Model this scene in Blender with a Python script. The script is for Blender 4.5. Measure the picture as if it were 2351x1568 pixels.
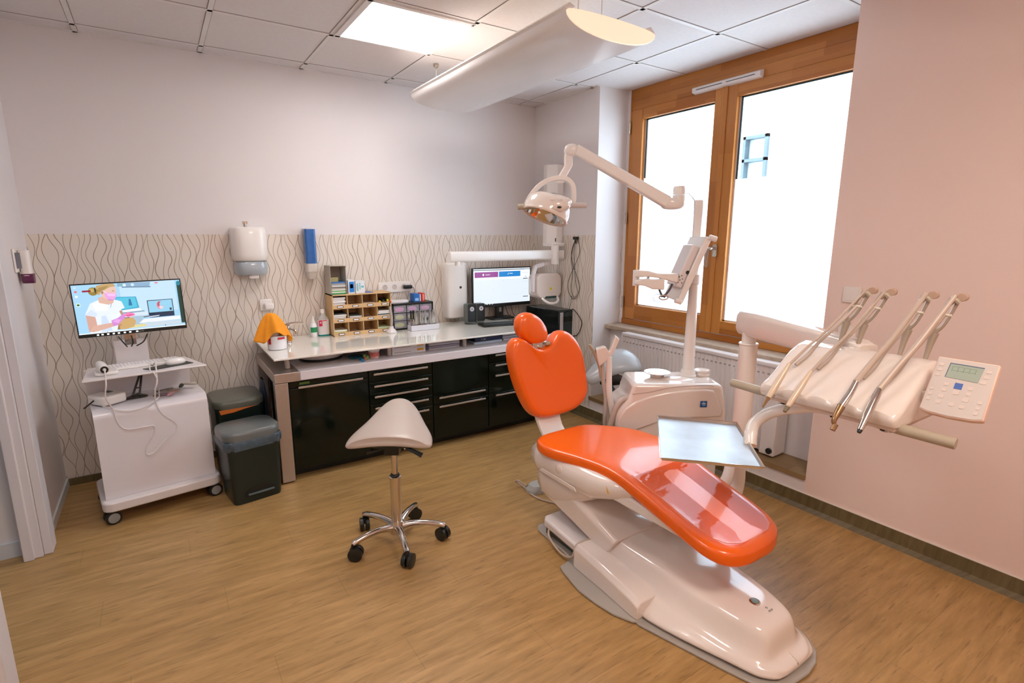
import bpy, bmesh, math, random
from mathutils import Vector, Matrix
random.seed(7)
C = bpy.context.scene.collection
for o in list(bpy.data.objects): bpy.data.objects.remove(o, do_unlink=True)
scn = bpy.context.scene

# ---------------------------------------------------------------- camera
YAW, PITCH, ROLL = 0.5849, 0.1954, 0.0014
cam = bpy.data.cameras.new('camera'); camo = bpy.data.objects.new('camera', cam); C.objects.link(camo)
fw = Vector((math.sin(YAW)*math.cos(PITCH), math.cos(YAW)*math.cos(PITCH), -math.sin(PITCH)))
rt = Vector((math.cos(YAW), -math.sin(YAW), 0)); up = rt.cross(fw)
r2 = math.cos(ROLL)*rt + math.sin(ROLL)*up; u2 = -math.sin(ROLL)*rt + math.cos(ROLL)*up
mw = Matrix(((r2.x, u2.x, -fw.x, 0), (r2.y, u2.y, -fw.y, 0), (r2.z, u2.z, -fw.z, 0), (0, 0, 0, 1)))
camo.matrix_world = Matrix.Translation((-2.9264, -4.0498, 1.5144)) @ mw
cam.sensor_width = 36; cam.lens = 36*1220.34/2351; cam.clip_start = 0.05
scn.camera = camo
# ---------------------------------------------------------------- world, lights, exposure
w = bpy.data.worlds.new('overcast_sky'); scn.world = w; w.use_nodes = True
bgn = w.node_tree.nodes['Background']; bgn.inputs[0].default_value = (0.68, 0.84, 1.0, 1); bgn.inputs[1].default_value = 5.6
scn.view_settings.view_transform = 'Standard'; scn.view_settings.look = 'None'
scn.view_settings.exposure = 0.80; scn.view_settings.gamma = 1; scn.view_settings.use_curve_mapping = False
PANEL_E = 17.0
def area(name, loc, size, power, col, rot=(0, 0, 0), sy=None):
    l = bpy.data.lights.new(name, 'AREA'); l.size = size; l.energy = power; l.color = col
    if sy: l.shape = 'RECTANGLE'; l.size_y = sy
    o = bpy.data.objects.new(name, l); C.objects.link(o); o.location = loc; o.rotation_euler = rot
    return o
area('corridor_fill', (-4.4, -2.2, 2.5), 0.5, 5, (0.62, 0.8, 1.0))  # unseen bluish fill light added to brighten the corridor, no fixture

# ---------------------------------------------------------------- materials
def lin(c):
    return tuple((x/12.92 if x <= 0.04045 else ((x+0.055)/1.055)**2.4) for x in (v/255 for v in c))
MATS = {}
def mat(name, col, rough=0.5, metal=0.0, coat=0.0, emit=None, es=0, spec=0.5, alpha=1, trans=0, var=0.04, vs=6, bump=0, sub=0):
    if name in MATS: return MATS[name]
    m = bpy.data.materials.new(name); m.use_nodes = True; nt = m.node_tree; b = nt.nodes['Principled BSDF']
    c = lin(col)
    if var > 0:
        tc = nt.nodes.new('ShaderNodeTexCoord'); n = nt.nodes.new('ShaderNodeTexNoise'); n.inputs['Scale'].default_value = vs
        r = nt.nodes.new('ShaderNodeValToRGB')
        nt.links.new(tc.outputs['Object'], n.inputs['Vector']); nt.links.new(n.outputs['Fac'], r.inputs[0])
        r.color_ramp.elements[0].position = .3; r.color_ramp.elements[1].position = .7
        r.color_ramp.elements[0].color = tuple(x*(1-var) for x in c)+(1,)
        r.color_ramp.elements[1].color = tuple(min(1, x*(1+var)) for x in c)+(1,)
        nt.links.new(r.outputs[0], b.inputs['Base Color'])
        if bump:
            bp = nt.nodes.new('ShaderNodeBump'); bp.inputs['Strength'].default_value = bump; bp.inputs['Distance'].default_value = .002
            n2 = nt.nodes.new('ShaderNodeTexNoise'); n2.inputs['Scale'].default_value = 180
            nt.links.new(tc.outputs['Object'], n2.inputs['Vector']); nt.links.new(n2.outputs['Fac'], bp.inputs['Height'])
            nt.links.new(bp.outputs[0], b.inputs['Normal'])
    else: b.inputs['Base Color'].default_value = c+(1,)
    b.inputs['Roughness'].default_value = rough; b.inputs['Metallic'].default_value = metal
    b.inputs['Coat Weight'].default_value = coat; b.inputs['Coat Roughness'].default_value = .06
    b.inputs['Specular IOR Level'].default_value = spec
    b.inputs['Alpha'].default_value = alpha; b.inputs['Transmission Weight'].default_value = trans
    if emit: b.inputs['Emission Color'].default_value = lin(emit)+(1,); b.inputs['Emission Strength'].default_value = es
    MATS[name] = m; return m

def pos_nodes(nt):
    g = nt.nodes.new('ShaderNodeNewGeometry'); s = nt.nodes.new('ShaderNodeSeparateXYZ')
    nt.links.new(g.outputs['Position'], s.inputs[0]); return s
def mth(nt, op, a, b=None, c=None):
    n = nt.nodes.new('ShaderNodeMath'); n.operation = op
    for i, v in enumerate((a, b, c)):
        if v is None: continue
        if hasattr(v, 'links'): nt.links.new(v, n.inputs[i])
        else: n.inputs[i].default_value = v
    return n.outputs[0]
def comb(nt, x, y, z=0):
    n = nt.nodes.new('ShaderNodeCombineXYZ')
    for i, v in enumerate((x, y, z)):
        if hasattr(v, 'links'): nt.links.new(v, n.inputs[i])
        else: n.inputs[i].default_value = v
    return n.outputs[0]
def mixc(nt, f, a, b, mode='MIX'):
    n = nt.nodes.new('ShaderNodeMix'); n.data_type = 'RGBA'; n.blend_type = mode
    if hasattr(f, 'links'): nt.links.new(f, n.inputs[0])
    else: n.inputs[0].default_value = f
    for i, v in ((6, a), (7, b)):
        if hasattr(v, 'links'): nt.links.new(v, n.inputs[i])
        else: n.inputs[i].default_value = v
    return n.outputs[2]

def wallpaper():
    m = bpy.data.materials.new('wallpaper'); m.use_nodes = True; nt = m.node_tree; b = nt.nodes['Principled BSDF']
    s = pos_nodes(nt); u = mth(nt, 'ADD', s.outputs[0], s.outputs[1])
    nz = nt.nodes.new('ShaderNodeTexNoise'); nz.noise_dimensions = '2D'; nz.inputs['Scale'].default_value = 1; nz.inputs['Detail'].default_value = 1
    nt.links.new(comb(nt, mth(nt, 'MULTIPLY', u, 9), mth(nt, 'MULTIPLY', s.outputs[2], 3)), nz.inputs['Vector'])
    un = mth(nt, 'ADD', mth(nt, 'MULTIPLY', u, 36), mth(nt, 'MULTIPLY', mth(nt, 'SUBTRACT', nz.outputs['Fac'], .5), 1.6))
    c0 = mth(nt, 'FLOOR', un); best = None
    for j in (-1, 0, 1, 2):
        k = mth(nt, 'ADD', c0, j)
        wn = nt.nodes.new('ShaderNodeTexWhiteNoise'); wn.noise_dimensions = '1D'; nt.links.new(k, wn.inputs['W'])
        fr = mth(nt, 'MULTIPLY_ADD', wn.outputs['Value'], 9, 21)
        ph = mth(nt, 'ADD', mth(nt, 'MULTIPLY', s.outputs[2], fr), mth(nt, 'MULTIPLY', k, 3.0))
        x_ = mth(nt, 'MULTIPLY_ADD', mth(nt, 'SINE', ph), .50, k)
        d_ = mth(nt, 'ABSOLUTE', mth(nt, 'SUBTRACT', un, x_))
        best = d_ if best is None else mth(nt, 'MINIMUM', best, d_)
    mr = nt.nodes.new('ShaderNodeMapRange'); mr.inputs[1].default_value = .03; mr.inputs[2].default_value = .08
    nt.links.new(best, mr.inputs[0])
    n2 = nt.nodes.new('ShaderNodeTexNoise'); n2.inputs['Scale'].default_value = 3
    col = mixc(nt, n2.outputs['Fac'], lin((224, 212, 199))+(1,), lin((232, 221, 210))+(1,))
    c = mixc(nt, mr.outputs[0], lin((152, 132, 114))+(1,), col)
    nt.links.new(c, b.inputs['Base Color']); b.inputs['Roughness'].default_value = .6
    return m
def floor_mat(name, c1, c2, rough, baseboard=False):
    m = bpy.data.materials.new(name); m.use_nodes = True; nt = m.node_tree; b = nt.nodes['Principled BSDF']
    s = pos_nodes(nt)
    x, y = s.outputs[0], s.outputs[1]
    if baseboard: x, y = mth(nt, 'ADD', s.outputs[2], 0), mth(nt, 'ADD', s.outputs[0], s.outputs[1])
    row = mth(nt, 'FLOOR', mth(nt, 'DIVIDE', y, .18))
    sh = mth(nt, 'MULTIPLY', row, .437)
    xs = mth(nt, 'ADD', x, sh)
    n1 = nt.nodes.new('ShaderNodeTexNoise'); n1.noise_dimensions = '2D'; n1.inputs['Scale'].default_value = 1; n1.inputs['Detail'].default_value = 6; n1.inputs['Roughness'].default_value = .65
    nt.links.new(comb(nt, mth(nt, 'MULTIPLY', xs, 3.2), mth(nt, 'MULTIPLY', y, 26)), n1.inputs['Vector'])
    n2 = nt.nodes.new('ShaderNodeTexNoise'); n2.noise_dimensions = '2D'; n2.inputs['Scale'].default_value = 1; n2.inputs['Detail'].default_value = 3
    nt.links.new(comb(nt, mth(nt, 'MULTIPLY', xs, 9), mth(nt, 'MULTIPLY', y, 75)), n2.inputs['Vector'])
    mr = nt.nodes.new('ShaderNodeMapRange'); mr.inputs[1].default_value = .3; mr.inputs[2].default_value = .7; nt.links.new(n1.outputs['Fac'], mr.inputs[0])
    c = mixc(nt, mr.outputs[0], lin(c1)+(1,), lin(c2)+(1,))
    mk = nt.nodes.new('ShaderNodeMapRange'); mk.inputs[1].default_value = .62; mk.inputs[2].default_value = .75; nt.links.new(n2.outputs['Fac'], mk.inputs[0])
    c = mixc(nt, mth(nt, 'MULTIPLY', mk.outputs[0], .5), c, tuple(v*.45 for v in lin(c1))+(1,))
    wn = nt.nodes.new('ShaderNodeTexWhiteNoise'); wn.noise_dimensions = '2D'
    nt.links.new(comb(nt, mth(nt, 'FLOOR', mth(nt, 'DIVIDE', xs, 1.2)), row), wn.inputs['Vector'])
    c = mixc(nt, mth(nt, 'MULTIPLY', wn.outputs['Value'], .16), c, tuple(v*.6 for v in lin(c2))+(1,))
    fy = mth(nt, 'FRACT', mth(nt, 'DIVIDE', y, .18)); fx = mth(nt, 'FRACT', mth(nt, 'DIVIDE', xs, 1.2))
    e = mth(nt, 'MAXIMUM', mth(nt, 'LESS_THAN', fy, .012), mth(nt, 'LESS_THAN', fx, .0018))
    if not baseboard: c = mixc(nt, mth(nt, 'MULTIPLY', e, .35), c, tuple(v*.3 for v in lin(c1))+(1,))
    nt.links.new(c, b.inputs['Base Color']); b.inputs['Roughness'].default_value = rough
    bp = nt.nodes.new('ShaderNodeBump'); bp.inputs['Strength'].default_value = .12; bp.inputs['Distance'].default_value = .003
    nt.links.new(n1.outputs['Fac'], bp.inputs['Height']); nt.links.new(bp.outputs[0], b.inputs['Normal'])
    return m
def wood_mat(name, axis, c1, c2, rough=.35, block=.42):
    """finger-jointed lamella wood; axis = grain direction index"""
    m = bpy.data.materials.new(name); m.use_nodes = True; nt = m.node_tree; b = nt.nodes['Principled BSDF']
    s = pos_nodes(nt); g = s.outputs[axis]; o1, o2 = [s.outputs[i] for i in range(3) if i != axis]
    lay = mth(nt, 'FLOOR', mth(nt, 'DIVIDE', mth(nt, 'ADD', o1, o2), .09))
    gs = mth(nt, 'ADD', g, mth(nt, 'MULTIPLY', lay, .17))
    wn = nt.nodes.new('ShaderNodeTexWhiteNoise'); wn.noise_dimensions = '2D'
    nt.links.new(comb(nt, mth(nt, 'FLOOR', mth(nt, 'DIVIDE', gs, block)), lay), wn.inputs['Vector'])
    n1 = nt.nodes.new('ShaderNodeTexNoise'); n1.inputs['Scale'].default_value = 1; n1.inputs['Detail'].default_value = 4
    nt.links.new(comb(nt, mth(nt, 'MULTIPLY', g, 3), mth(nt, 'MULTIPLY', o1, 60), mth(nt, 'MULTIPLY', o2, 60)), n1.inputs['Vector'])
    c = mixc(nt, wn.outputs['Value'], lin(c1)+(1,), lin(c2)+(1,))
    c = mixc(nt, mth(nt, 'MULTIPLY', n1.outputs['Fac'], .35), c, tuple(v*.6 for v in lin(c1))+(1,))
    nt.links.new(c, b.inputs['Base Color']); b.inputs['Roughness'].default_value = rough
    return m
PAINT = mat('wall_paint', (230, 223, 222), .75, var=.015, vs=1.2)
PAINTW = mat('reveal_paint', (226, 220, 218), .7, var=.015, vs=1.2)
PAINTR = mat('wall_warm_light_tint', (240, 217, 207), .75, var=.015, vs=1.2)  # warm light on the right wall, tinted into its paint colour
WALLP = wallpaper()
FLOOR = floor_mat('vinyl_wood_floor', (154, 118, 68), (188, 148, 94), .36)
BASEB = floor_mat('vinyl_skirting', (92, 80, 52), (118, 104, 72), .4, True)
CEILM = mat('ceiling_tile', (224, 218, 218), .85, var=.02, vs=40, bump=.2)
GRIDM = mat('ceiling_grid', (226, 222, 220), .5)
OAKY = wood_mat('window_oak_along', 1, (168, 98, 30), (206, 138, 62))
OAKZ = wood_mat('window_oak_upright', 2, (176, 106, 36), (204, 136, 62))
LEDGE = wood_mat('ledge_wood', 1, (138, 112, 76), (160, 134, 96), .5, 1.1)
STONE = mat('sill_stone', (176, 156, 136), .5, var=.12, vs=20)
WHITEP = mat('white_plastic', (240, 234, 228), .28, coat=.35, var=.01)
WHITEG = mat('white_gloss_shell', (234, 222, 213), .14, coat=.8, var=.01)
CREAM = mat('cream_plastic', (226, 216, 196), .35, var=.01)
WHITEM = mat('white_metal', (226, 218, 216), .35, coat=.2, var=.01)
ORANGE = mat('orange_vinyl', (250, 104, 8), .30, coat=.5, var=.03, vs=3, bump=.05)
BLACKG = mat('black_gloss_front', (8, 18, 12), .10, coat=.12, spec=.3, var=0)
BLACKP = mat('black_plastic', (24, 28, 26), .35, var=.05)
DARKP = mat('dark_grey_plastic', (74, 78, 72), .38, var=.05)
BINB = mat('bin_body', (20, 34, 30), .35, var=.05)
ALU = mat('brushed_aluminium', (188, 176, 168), .35, metal=.75, var=.03, vs=30)
CHROME = mat('chrome', (214, 208, 202), .1, metal=1, var=0)
STEEL = mat('steel', (190, 180, 168), .25, metal=.9, var=.03)
GREYH = mat('taupe_grip', (176, 162, 140), .4, var=.03)
GREYB = mat('grey_base_plate', (168, 160, 150), .45, var=.03)
SEATG = mat('pale_grey_vinyl', (190, 176, 166), .4, coat=.15, var=.02, bump=.06)
SEATS = mat('silver_grey_vinyl', (168, 168, 168), .33, coat=.3, var=.02, bump=.06)
GLASSW = mat('white_glass', (240, 236, 226), .06, coat=.8, var=0)
WORK = mat('white_worktop', (228, 220, 222), .4, var=.01)
CARDB = mat('kraft_wood_board', (216, 178, 128), .6, var=.05)
RUBBER = mat('rubber_black', (16, 18, 16), .5, var=.05)
HOSEG = mat('hose_grey', (190, 170, 154), .4, var=.03)
PAPER = mat('white_paper', (238, 236, 238), .7, var=.02)
TRAYM = mat('tray_metal', (190, 195, 200), .36, metal=.7, var=.1, vs=9)
def m_(c, r=.5, **k): return mat('paint_%d_%d_%d_%g' % (*c, r), c, r, **k)

# ---------------------------------------------------------------- mesh helpers
def spline(pts, n=6):
    P = [Vector(p) for p in pts]
    if len(P) < 3: return P
    out = []
    Q = [P[0]*2-P[1]]+P+[P[-1]*2-P[-2]]
    for i in range(1, len(Q)-2):
        a, b, c, d = Q[i-1:i+3]
        for k in range(n):
            t = k/n
            out.append(.5*((2*b)+(c-a)*t+(2*a-5*b+4*c-d)*t*t+(3*b-a-3*c+d)*t**3))
    out.append(P[-1]); return out
class B:
    def __init__(s): s.bm = bmesh.new(); s.mi = 0; s.M = None
    def _f(s, vs):
        try:
            f = s.bm.faces.new(vs); f.material_index = s.mi; return f
        except ValueError: return None
    def v(s, p):
        p = Vector(p)
        if s.M is not None: p = s.M @ p
        return s.bm.verts.new(p)
    def box(s, x0, x1, y0, y1, z0, z1):
        v = [s.v((x, y, z)) for z in (z0, z1) for y in (y0, y1) for x in (x0, x1)]
        for q in ((0, 2, 3, 1), (4, 5, 7, 6), (0, 1, 5, 4), (2, 6, 7, 3), (0, 4, 6, 2), (1, 3, 7, 5)): s._f([v[i] for i in q])
        return s
    def poly(s, pts): s._f([s.v(p) for p in pts]); return s
    def prism(s, pts, vec):
        vec = Vector(vec); a = [s.v(p) for p in pts]; b = [s.v(Vector(p)+vec) for p in pts]; n = len(pts)
        s._f(a[::-1]); s._f(b)
        for i in range(n): s._f([a[i], a[(i+1) % n], b[(i+1) % n], b[i]])
        return s
    def loft(s, secs, c0=True, c1=True):
        R = [[s.v(p) for p in q] for q in secs]; n = len(R[0])
        for a, b in zip(R, R[1:]):
            for i in range(n): s._f([a[i], a[(i+1) % n], b[(i+1) % n], b[i]])
        if c0: s._f(R[0][::-1])
        if c1: s._f(R[-1])
        return s
    def tube(s, pts, r, n=10, sm=0, caps=True):
        P = spline(pts, sm) if sm else [Vector(p) for p in pts]
        if not hasattr(r, '__len__'): rr = [r]*len(P)
        else:
            rr = []
            for i in range(len(P)):
                t = i/(len(P)-1)*(len(r)-1); k = min(int(t), len(r)-2); rr.append(r[k]+(r[k+1]-r[k])*(t-k))
        secs = []; nrm = None
        for i, p in enumerate(P):
            t = (P[min(i+1, len(P)-1)]-P[max(i-1, 0)]).normalized()
            if nrm is None: nrm = t.orthogonal().normalized()
            else: nrm = (nrm-t*nrm.dot(t)).normalized()
            b = t.cross(nrm)
            secs.append([p+(nrm*math.cos(a)+b*math.sin(a))*rr[i] for a in [2*math.pi*k/n for k in range(n)]])
        return s.loft(secs, caps, caps)
    def cyl(s, p0, p1, r0, r1=None, n=24):
        return s.tube([p0, p1], [r0, r0 if r1 is None else r1], n)
    def lathe(s, prof, o=(0, 0, 0), ax=(0, 0, 1), n=28, closed=True):
        o = Vector(o); ax = Vector(ax).normalized(); e = ax.orthogonal().normalized(); f = ax.cross(e)
        secs = [[o+ax*h+(e*math.cos(a)+f*math.sin(a))*max(r, 1e-4) for a in [2*math.pi*k/n for k in range(n)]] for r, h in prof]
        return s.loft(secs, prof[0][0] < .003 or closed, prof[-1][0] < .003 or closed)
    def bar(s, p0, p1, w, h, up=(0, 0, 1), w1=None, h1=None):
        """rectangular bar between two points, w sideways, h along up"""
        p0, p1 = Vector(p0), Vector(p1); t = (p1-p0).normalized(); sd = t.cross(Vector(up)).normalized(); u = sd.cross(t)
        secs = []
        for p, a, b in ((p0, w, h), (p1, w1 or w, h1 or h)):
            secs.append([p+sd*x*a/2+u*y*b/2 for x, y in ((-1, -1), (1, -1), (1, 1), (-1, 1))])
        return s.loft(secs)
    def cushion(s, outline, o, U, V, N, t, rings=((1.0, 0), (1.0, .25), (.97, .62), (.9, .9), (.78, 1.0), (.5, 1.06)), back=((.97, -.3), (.85, -.35)), cen=None):
        """puffy slab from a star shaped outline in the plane o,U,V; N = bulge direction"""
        o, U, V, N = Vector(o), Vector(U), Vector(V), Vector(N)
        cx = sum(p[0] for p in outline)/len(outline) if cen is None else cen[0]; cy = sum(p[1] for p in outline)/len(outline) if cen is None else cen[1]
        secs = []
        for k, h in tuple(reversed(back))+tuple(rings):
            secs.append([o+U*(cx+(p[0]-cx)*k)+V*(cy+(p[1]-cy)*k)+N*(t*h) for p in outline])
        s.loft(secs, True, False)
        # close the front with a fan
        n = len(outline); ring = [v for v in s.bm.verts][-n:]
        c = s.v(o+U*cx+V*cy+N*(t*(rings[-1][1]+.02)))
        for i in range(n): s._f([ring[i], ring[(i+1) % n], c])
        return s
ORG = {}
def obj(name, b, m, parent=None, bev=0, ang=35, smooth=True, sub=0, seg=2):
    bm = b.bm if isinstance(b, B) else b
    bmesh.ops.recalc_face_normals(bm, faces=bm.faces)
    if parent is None:
        xs = [v.co for v in bm.verts]
        loc = Vector(((min(v.x for v in xs)+max(v.x for v in xs))/2, (min(v.y for v in xs)+max(v.y for v in xs))/2, min(v.z for v in xs)))
    else: loc = ORG[parent.name]
    bm.transform(Matrix.Translation(-loc))
    me = bpy.data.meshes.new(name); bm.to_mesh(me); bm.free()
    for x in (m if isinstance(m, (list, tuple)) else [m]): me.materials.append(x)
    if smooth:
        me.polygons.foreach_set('use_smooth', [True]*len(me.polygons))
        me.set_sharp_from_angle(angle=math.radians(ang))
    o = bpy.data.objects.new(name, me); C.objects.link(o)
    if parent is None: o.location = loc
    else: o.parent = parent
    ORG[o.name] = loc
    if bev:
        md = o.modifiers.new('bevel', 'BEVEL'); md.width = bev; md.segments = seg; md.limit_method = 'ANGLE'; md.angle_limit = math.radians(40); md.harden_normals = False
    if sub:
        md = o.modifiers.new('sub', 'SUBSURF'); md.levels = sub; md.render_levels = sub
    return o
def tag(o, label, cat, group=None):
    o['label'] = label; o['category'] = cat
    if group: o['group'] = group
    return o
def thing(name, label, cat, loc, group=None):
    o = bpy.data.objects.new(name, None); C.objects.link(o); o.location = loc; o.empty_display_size = .05
    ORG[o.name] = Vector(loc); return tag(o, label, cat, group)
def struct(name, b, m, parent=None, **k):
    o = obj(name, b, m, parent, **k)
    if parent is None: o['kind'] = 'structure'
    return o
def dup(root, loc, rz=None, label=None, group=None):
    r = root.copy(); C.objects.link(r); r.location = loc
    if rz is not None: r.rotation_euler = (0, 0, rz)
    if label: r['label'] = label
    if group: r['group'] = group
    for ch in list(root.children):
        c = ch.copy(); C.objects.link(c); c.parent = r
        for g in list(ch.children):
            d = g.copy(); C.objects.link(d); d.parent = c
    return r
def rrect(w, h, r, n=5, cx=0, cy=0):
    out = []
    for sx, sy, a0 in ((1, 1, 0), (-1, 1, 90), (-1, -1, 180), (1, -1, 270)):
        for k in range(n+1):
            a = math.radians(a0+90*k/n); out.append((cx+sx*(w/2-r)+r*math.cos(a), cy+sy*(h/2-r)+r*math.sin(a)))
    return out
def superel(cx, cz, a, b, e=4, n=24):
    out = []
    for k in range(n):
        t = 2*math.pi*k/n; c, s_ = math.cos(t), math.sin(t)
        out.append((cx+a*math.copysign(abs(c)**(2/e), c), cz+b*math.copysign(abs(s_)**(2/e), s_)))
    return out
FONTC = {}
def text_bm(b, txt, o, U, V, h, th=.0006):
    """tiny raised lettering added to builder b"""
    cu = bpy.data.curves.new('t', 'FONT'); cu.body = txt; cu.size = h; cu.extrude = th/2; cu.align_x = 'CENTER'; cu.align_y = 'CENTER'
    to = bpy.data.objects.new('t', cu); C.objects.link(to); dg = bpy.context.evaluated_depsgraph_get(); me = bpy.data.meshes.new_from_object(to.evaluated_get(dg))
    bpy.data.objects.remove(to); U, V = Vector(U).normalized(), Vector(V).normalized(); N = U.cross(V); o = Vector(o)
    vs = [b.v(o+U*v.co.x+V*v.co.y+N*v.co.z) for v in me.vertices]
    for p in me.polygons: b._f([vs[i] for i in p.vertices])
    bpy.data.meshes.remove(me)

# ================================================================ ROOM
H = 2.63; XL = -3.53; YF = -5.2
struct('floor', B().box(-5.6, .6, YF-.1, .1, -.1, 0), FLOOR)
struct('wall_back', B().box(-5.6, .1, 0, .15, 1.524, H+.1), PAINT)
struct('wall_back', B().box(-5.6, .1, 0.001, .15, 0, 1.524), WALLP)
b = B(); b.mi = 0
b.box(0, .3, -.83, .1, 1.524, H+.1); b.mi = 1; b.box(0.001, .3, -.83, .1, 0, 1.524)
b.mi = 2; b.box(0, .45, YF, -2.635, 0, H+.1)
b.mi = 0
b.box(0, .32, -2.635, -.83, 0, .165)
b.box(.20, .45, -2.72, -.6, .165, .764)
b.box(.30, .45, -.86, .1, 0, H+.1)
wr = struct('wall_right', b, [PAINT, WALLP, PAINTR])
struct('wall_right', B().box(.0005, .28, -.8305, -.829, .19, H-.001), PAINTW)
struct('wall_front', B().box(-5.6, .6, YF-.15, YF, 0, H+.1), PAINTR)
b = B(); b.box(XL-.06, XL, -.87, .1, 0, H+.1); b.box(XL-.06, XL, YF, -1.815, 0, H+.1); b.box(XL-.06, XL, -1.815, -.87, 2.12, H+.1)
struct('wall_left', b, PAINT)
struct('wall_corridor', B().box(-5.6, XL-.06, -.8, 0, 0, H+.1), PAINTW)
struct('wall_corridor', B().box(-5.6, -5.5, YF, -.8, 0, H+.1), PAINTW)
struct('baseboard_corridor', B().box(-5.5, XL-.072, -.815, -.8, 0, .075), mat('skirting_white', (214, 216, 218), .5))
# ceiling tiles and grid
struct('ceiling', B().box(-5.6, .6, YF-.1, .1, H, H+.08), CEILM)
b = B()
for k in range(7):
    x = -.17-.6*k
    if x > XL: b.box(x-.012, x+.012, YF, 0, H-.004, H)
for k in range(10):
    y = -.14-.61*k
    if y > YF: b.box(XL, .3 if -2.6 < y < -.85 else 0, y-.012, y+.012, H-.004, H)
b.box(XL, 0, -.022, 0, H-.004, H); b.box(-.022, 0, -.83, 0, H-.004, H)
struct('trim_1', b, GRIDM)
b = B()
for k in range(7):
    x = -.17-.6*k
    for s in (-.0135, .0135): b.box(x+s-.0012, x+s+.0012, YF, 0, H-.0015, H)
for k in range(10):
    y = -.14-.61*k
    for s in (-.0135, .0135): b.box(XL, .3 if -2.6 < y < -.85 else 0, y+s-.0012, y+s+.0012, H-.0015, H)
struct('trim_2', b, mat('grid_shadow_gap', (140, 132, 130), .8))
# baseboards
b = B(); b.prism([(0, 0, 0), (-.035, 0, 0), (-.012, 0, .02), (-.006, 0, .086), (0, 0, .086)], (0, YF, 0))
struct('baseboard_right', b, BASEB)
struct('baseboard_right', B().box(-.009, -.0005, YF, 0, .086, .090), mat('sealant', (228, 220, 210), .5))
struct('baseboard_back', B().box(XL, 0, -.01, 0, 0, .045), BASEB)
struct('baseboard_left', B().box(XL, XL+.01, -.76, 0, 0, .05), mat('skirting_white', (214, 216, 218), .5))
# door frame
DOORW = mat('door_frame_white', (222, 218, 220), .4, var=.01)
b = B(); b.box(XL, XL+.035, -.87, -.765, 0, 2.2); b.box(XL-.07, XL, -.885, -.87, 0, 2.12); b.box(XL-.07, XL-.03, -.90, -.87, 0, 2.12)
b.box(XL, XL+.055, -1.92, -1.80, 0, 2.2); b.box(XL-.07, XL, -1.815, -1.80, 0, 2.12)
b.box(XL, XL+.035, -1.96, -.765, 2.12, 2.2); b.box(XL-.07, XL, -1.80, -.87, 2.1, 2.12)
d1 = struct('door_1', b, DOORW, bev=.004)
b = B(); b.box(XL-.055, XL-.045, -.902, -.899, .96, 1.14)
obj('strike_plate', b, STEEL, d1)
# niche ledge, sill
struct('trim_3', B().box(-.012, .28, -2.634, -.815, .165, .195), LEDGE)
b = B(); b.box(.13, .34, -2.633, -.832, .765, .80)
struct('trim_4', b, STONE, bev=.006)

# ================================================================ WINDOW
WX = .30
def glass_mat():
    m = bpy.data.materials.new('window_glass'); m.use_nodes = True; nt = m.node_tree; nt.nodes.clear()
    o = nt.nodes.new('ShaderNodeOutputMaterial'); t = nt.nodes.new('ShaderNodeBsdfTransparent'); g = nt.nodes.new('ShaderNodeBsdfGlossy'); mx = nt.nodes.new('ShaderNodeMixShader')
    t.inputs[0].default_value = (.96, .98, .98, 1); g.inputs['Roughness'].default_value = .02; mx.inputs[0].default_value = .05
    nt.links.new(t.outputs[0], mx.inputs[1]); nt.links.new(g.outputs[0], mx.inputs[2]); nt.links.new(mx.outputs[0], o.inputs[0]); return m
def film_mat():
    m = bpy.data.materials.new('frosted_film'); m.use_nodes = True; nt = m.node_tree; nt.nodes.clear()
    o = nt.nodes.new('ShaderNodeOutputMaterial'); t = nt.nodes.new('ShaderNodeBsdfTranslucent'); g = nt.nodes.new('ShaderNodeBsdfDiffuse'); mx = nt.nodes.new('ShaderNodeMixShader')
    t.inputs[0].default_value = (.97, .98, 1, 1); g.inputs[0].default_value = (.8, .82, .85, 1); mx.inputs[0].default_value = .12
    nt.links.new(t.outputs[0], mx.inputs[1]); nt.links.new(g.outputs[0], mx.inputs[2]); nt.links.new(mx.outputs[0], o.inputs[0]); return m
win = bpy.data.objects.new('window_1', None); C.objects.link(win); win.location = (WX, -1.75, .8); win['kind'] = 'structure'; ORG[win.name] = Vector((WX, -1.75, .8))
YE = -2.68
b = B(); b.box(WX, WX+.1, -2.70, -.86, 2.47, H); b.box(WX-.012, WX, -2.69, -.88, 2.47, 2.545); obj('head_beam', b, OAKY, win, bev=.004)
b = B(); b.box(WX, WX+.09, -.905, -.86, .80, 2.47); b.box(WX, WX+.09, -2.70, -2.64, .80, 2.47); obj('side_jamb', b, OAKZ, win, bev=.004)
b = B(); b.box(WX-.015, WX+.09, -2.70, -.865, .80, .845); obj('bottom_frame', b, OAKY, win, bev=.004)
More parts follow.
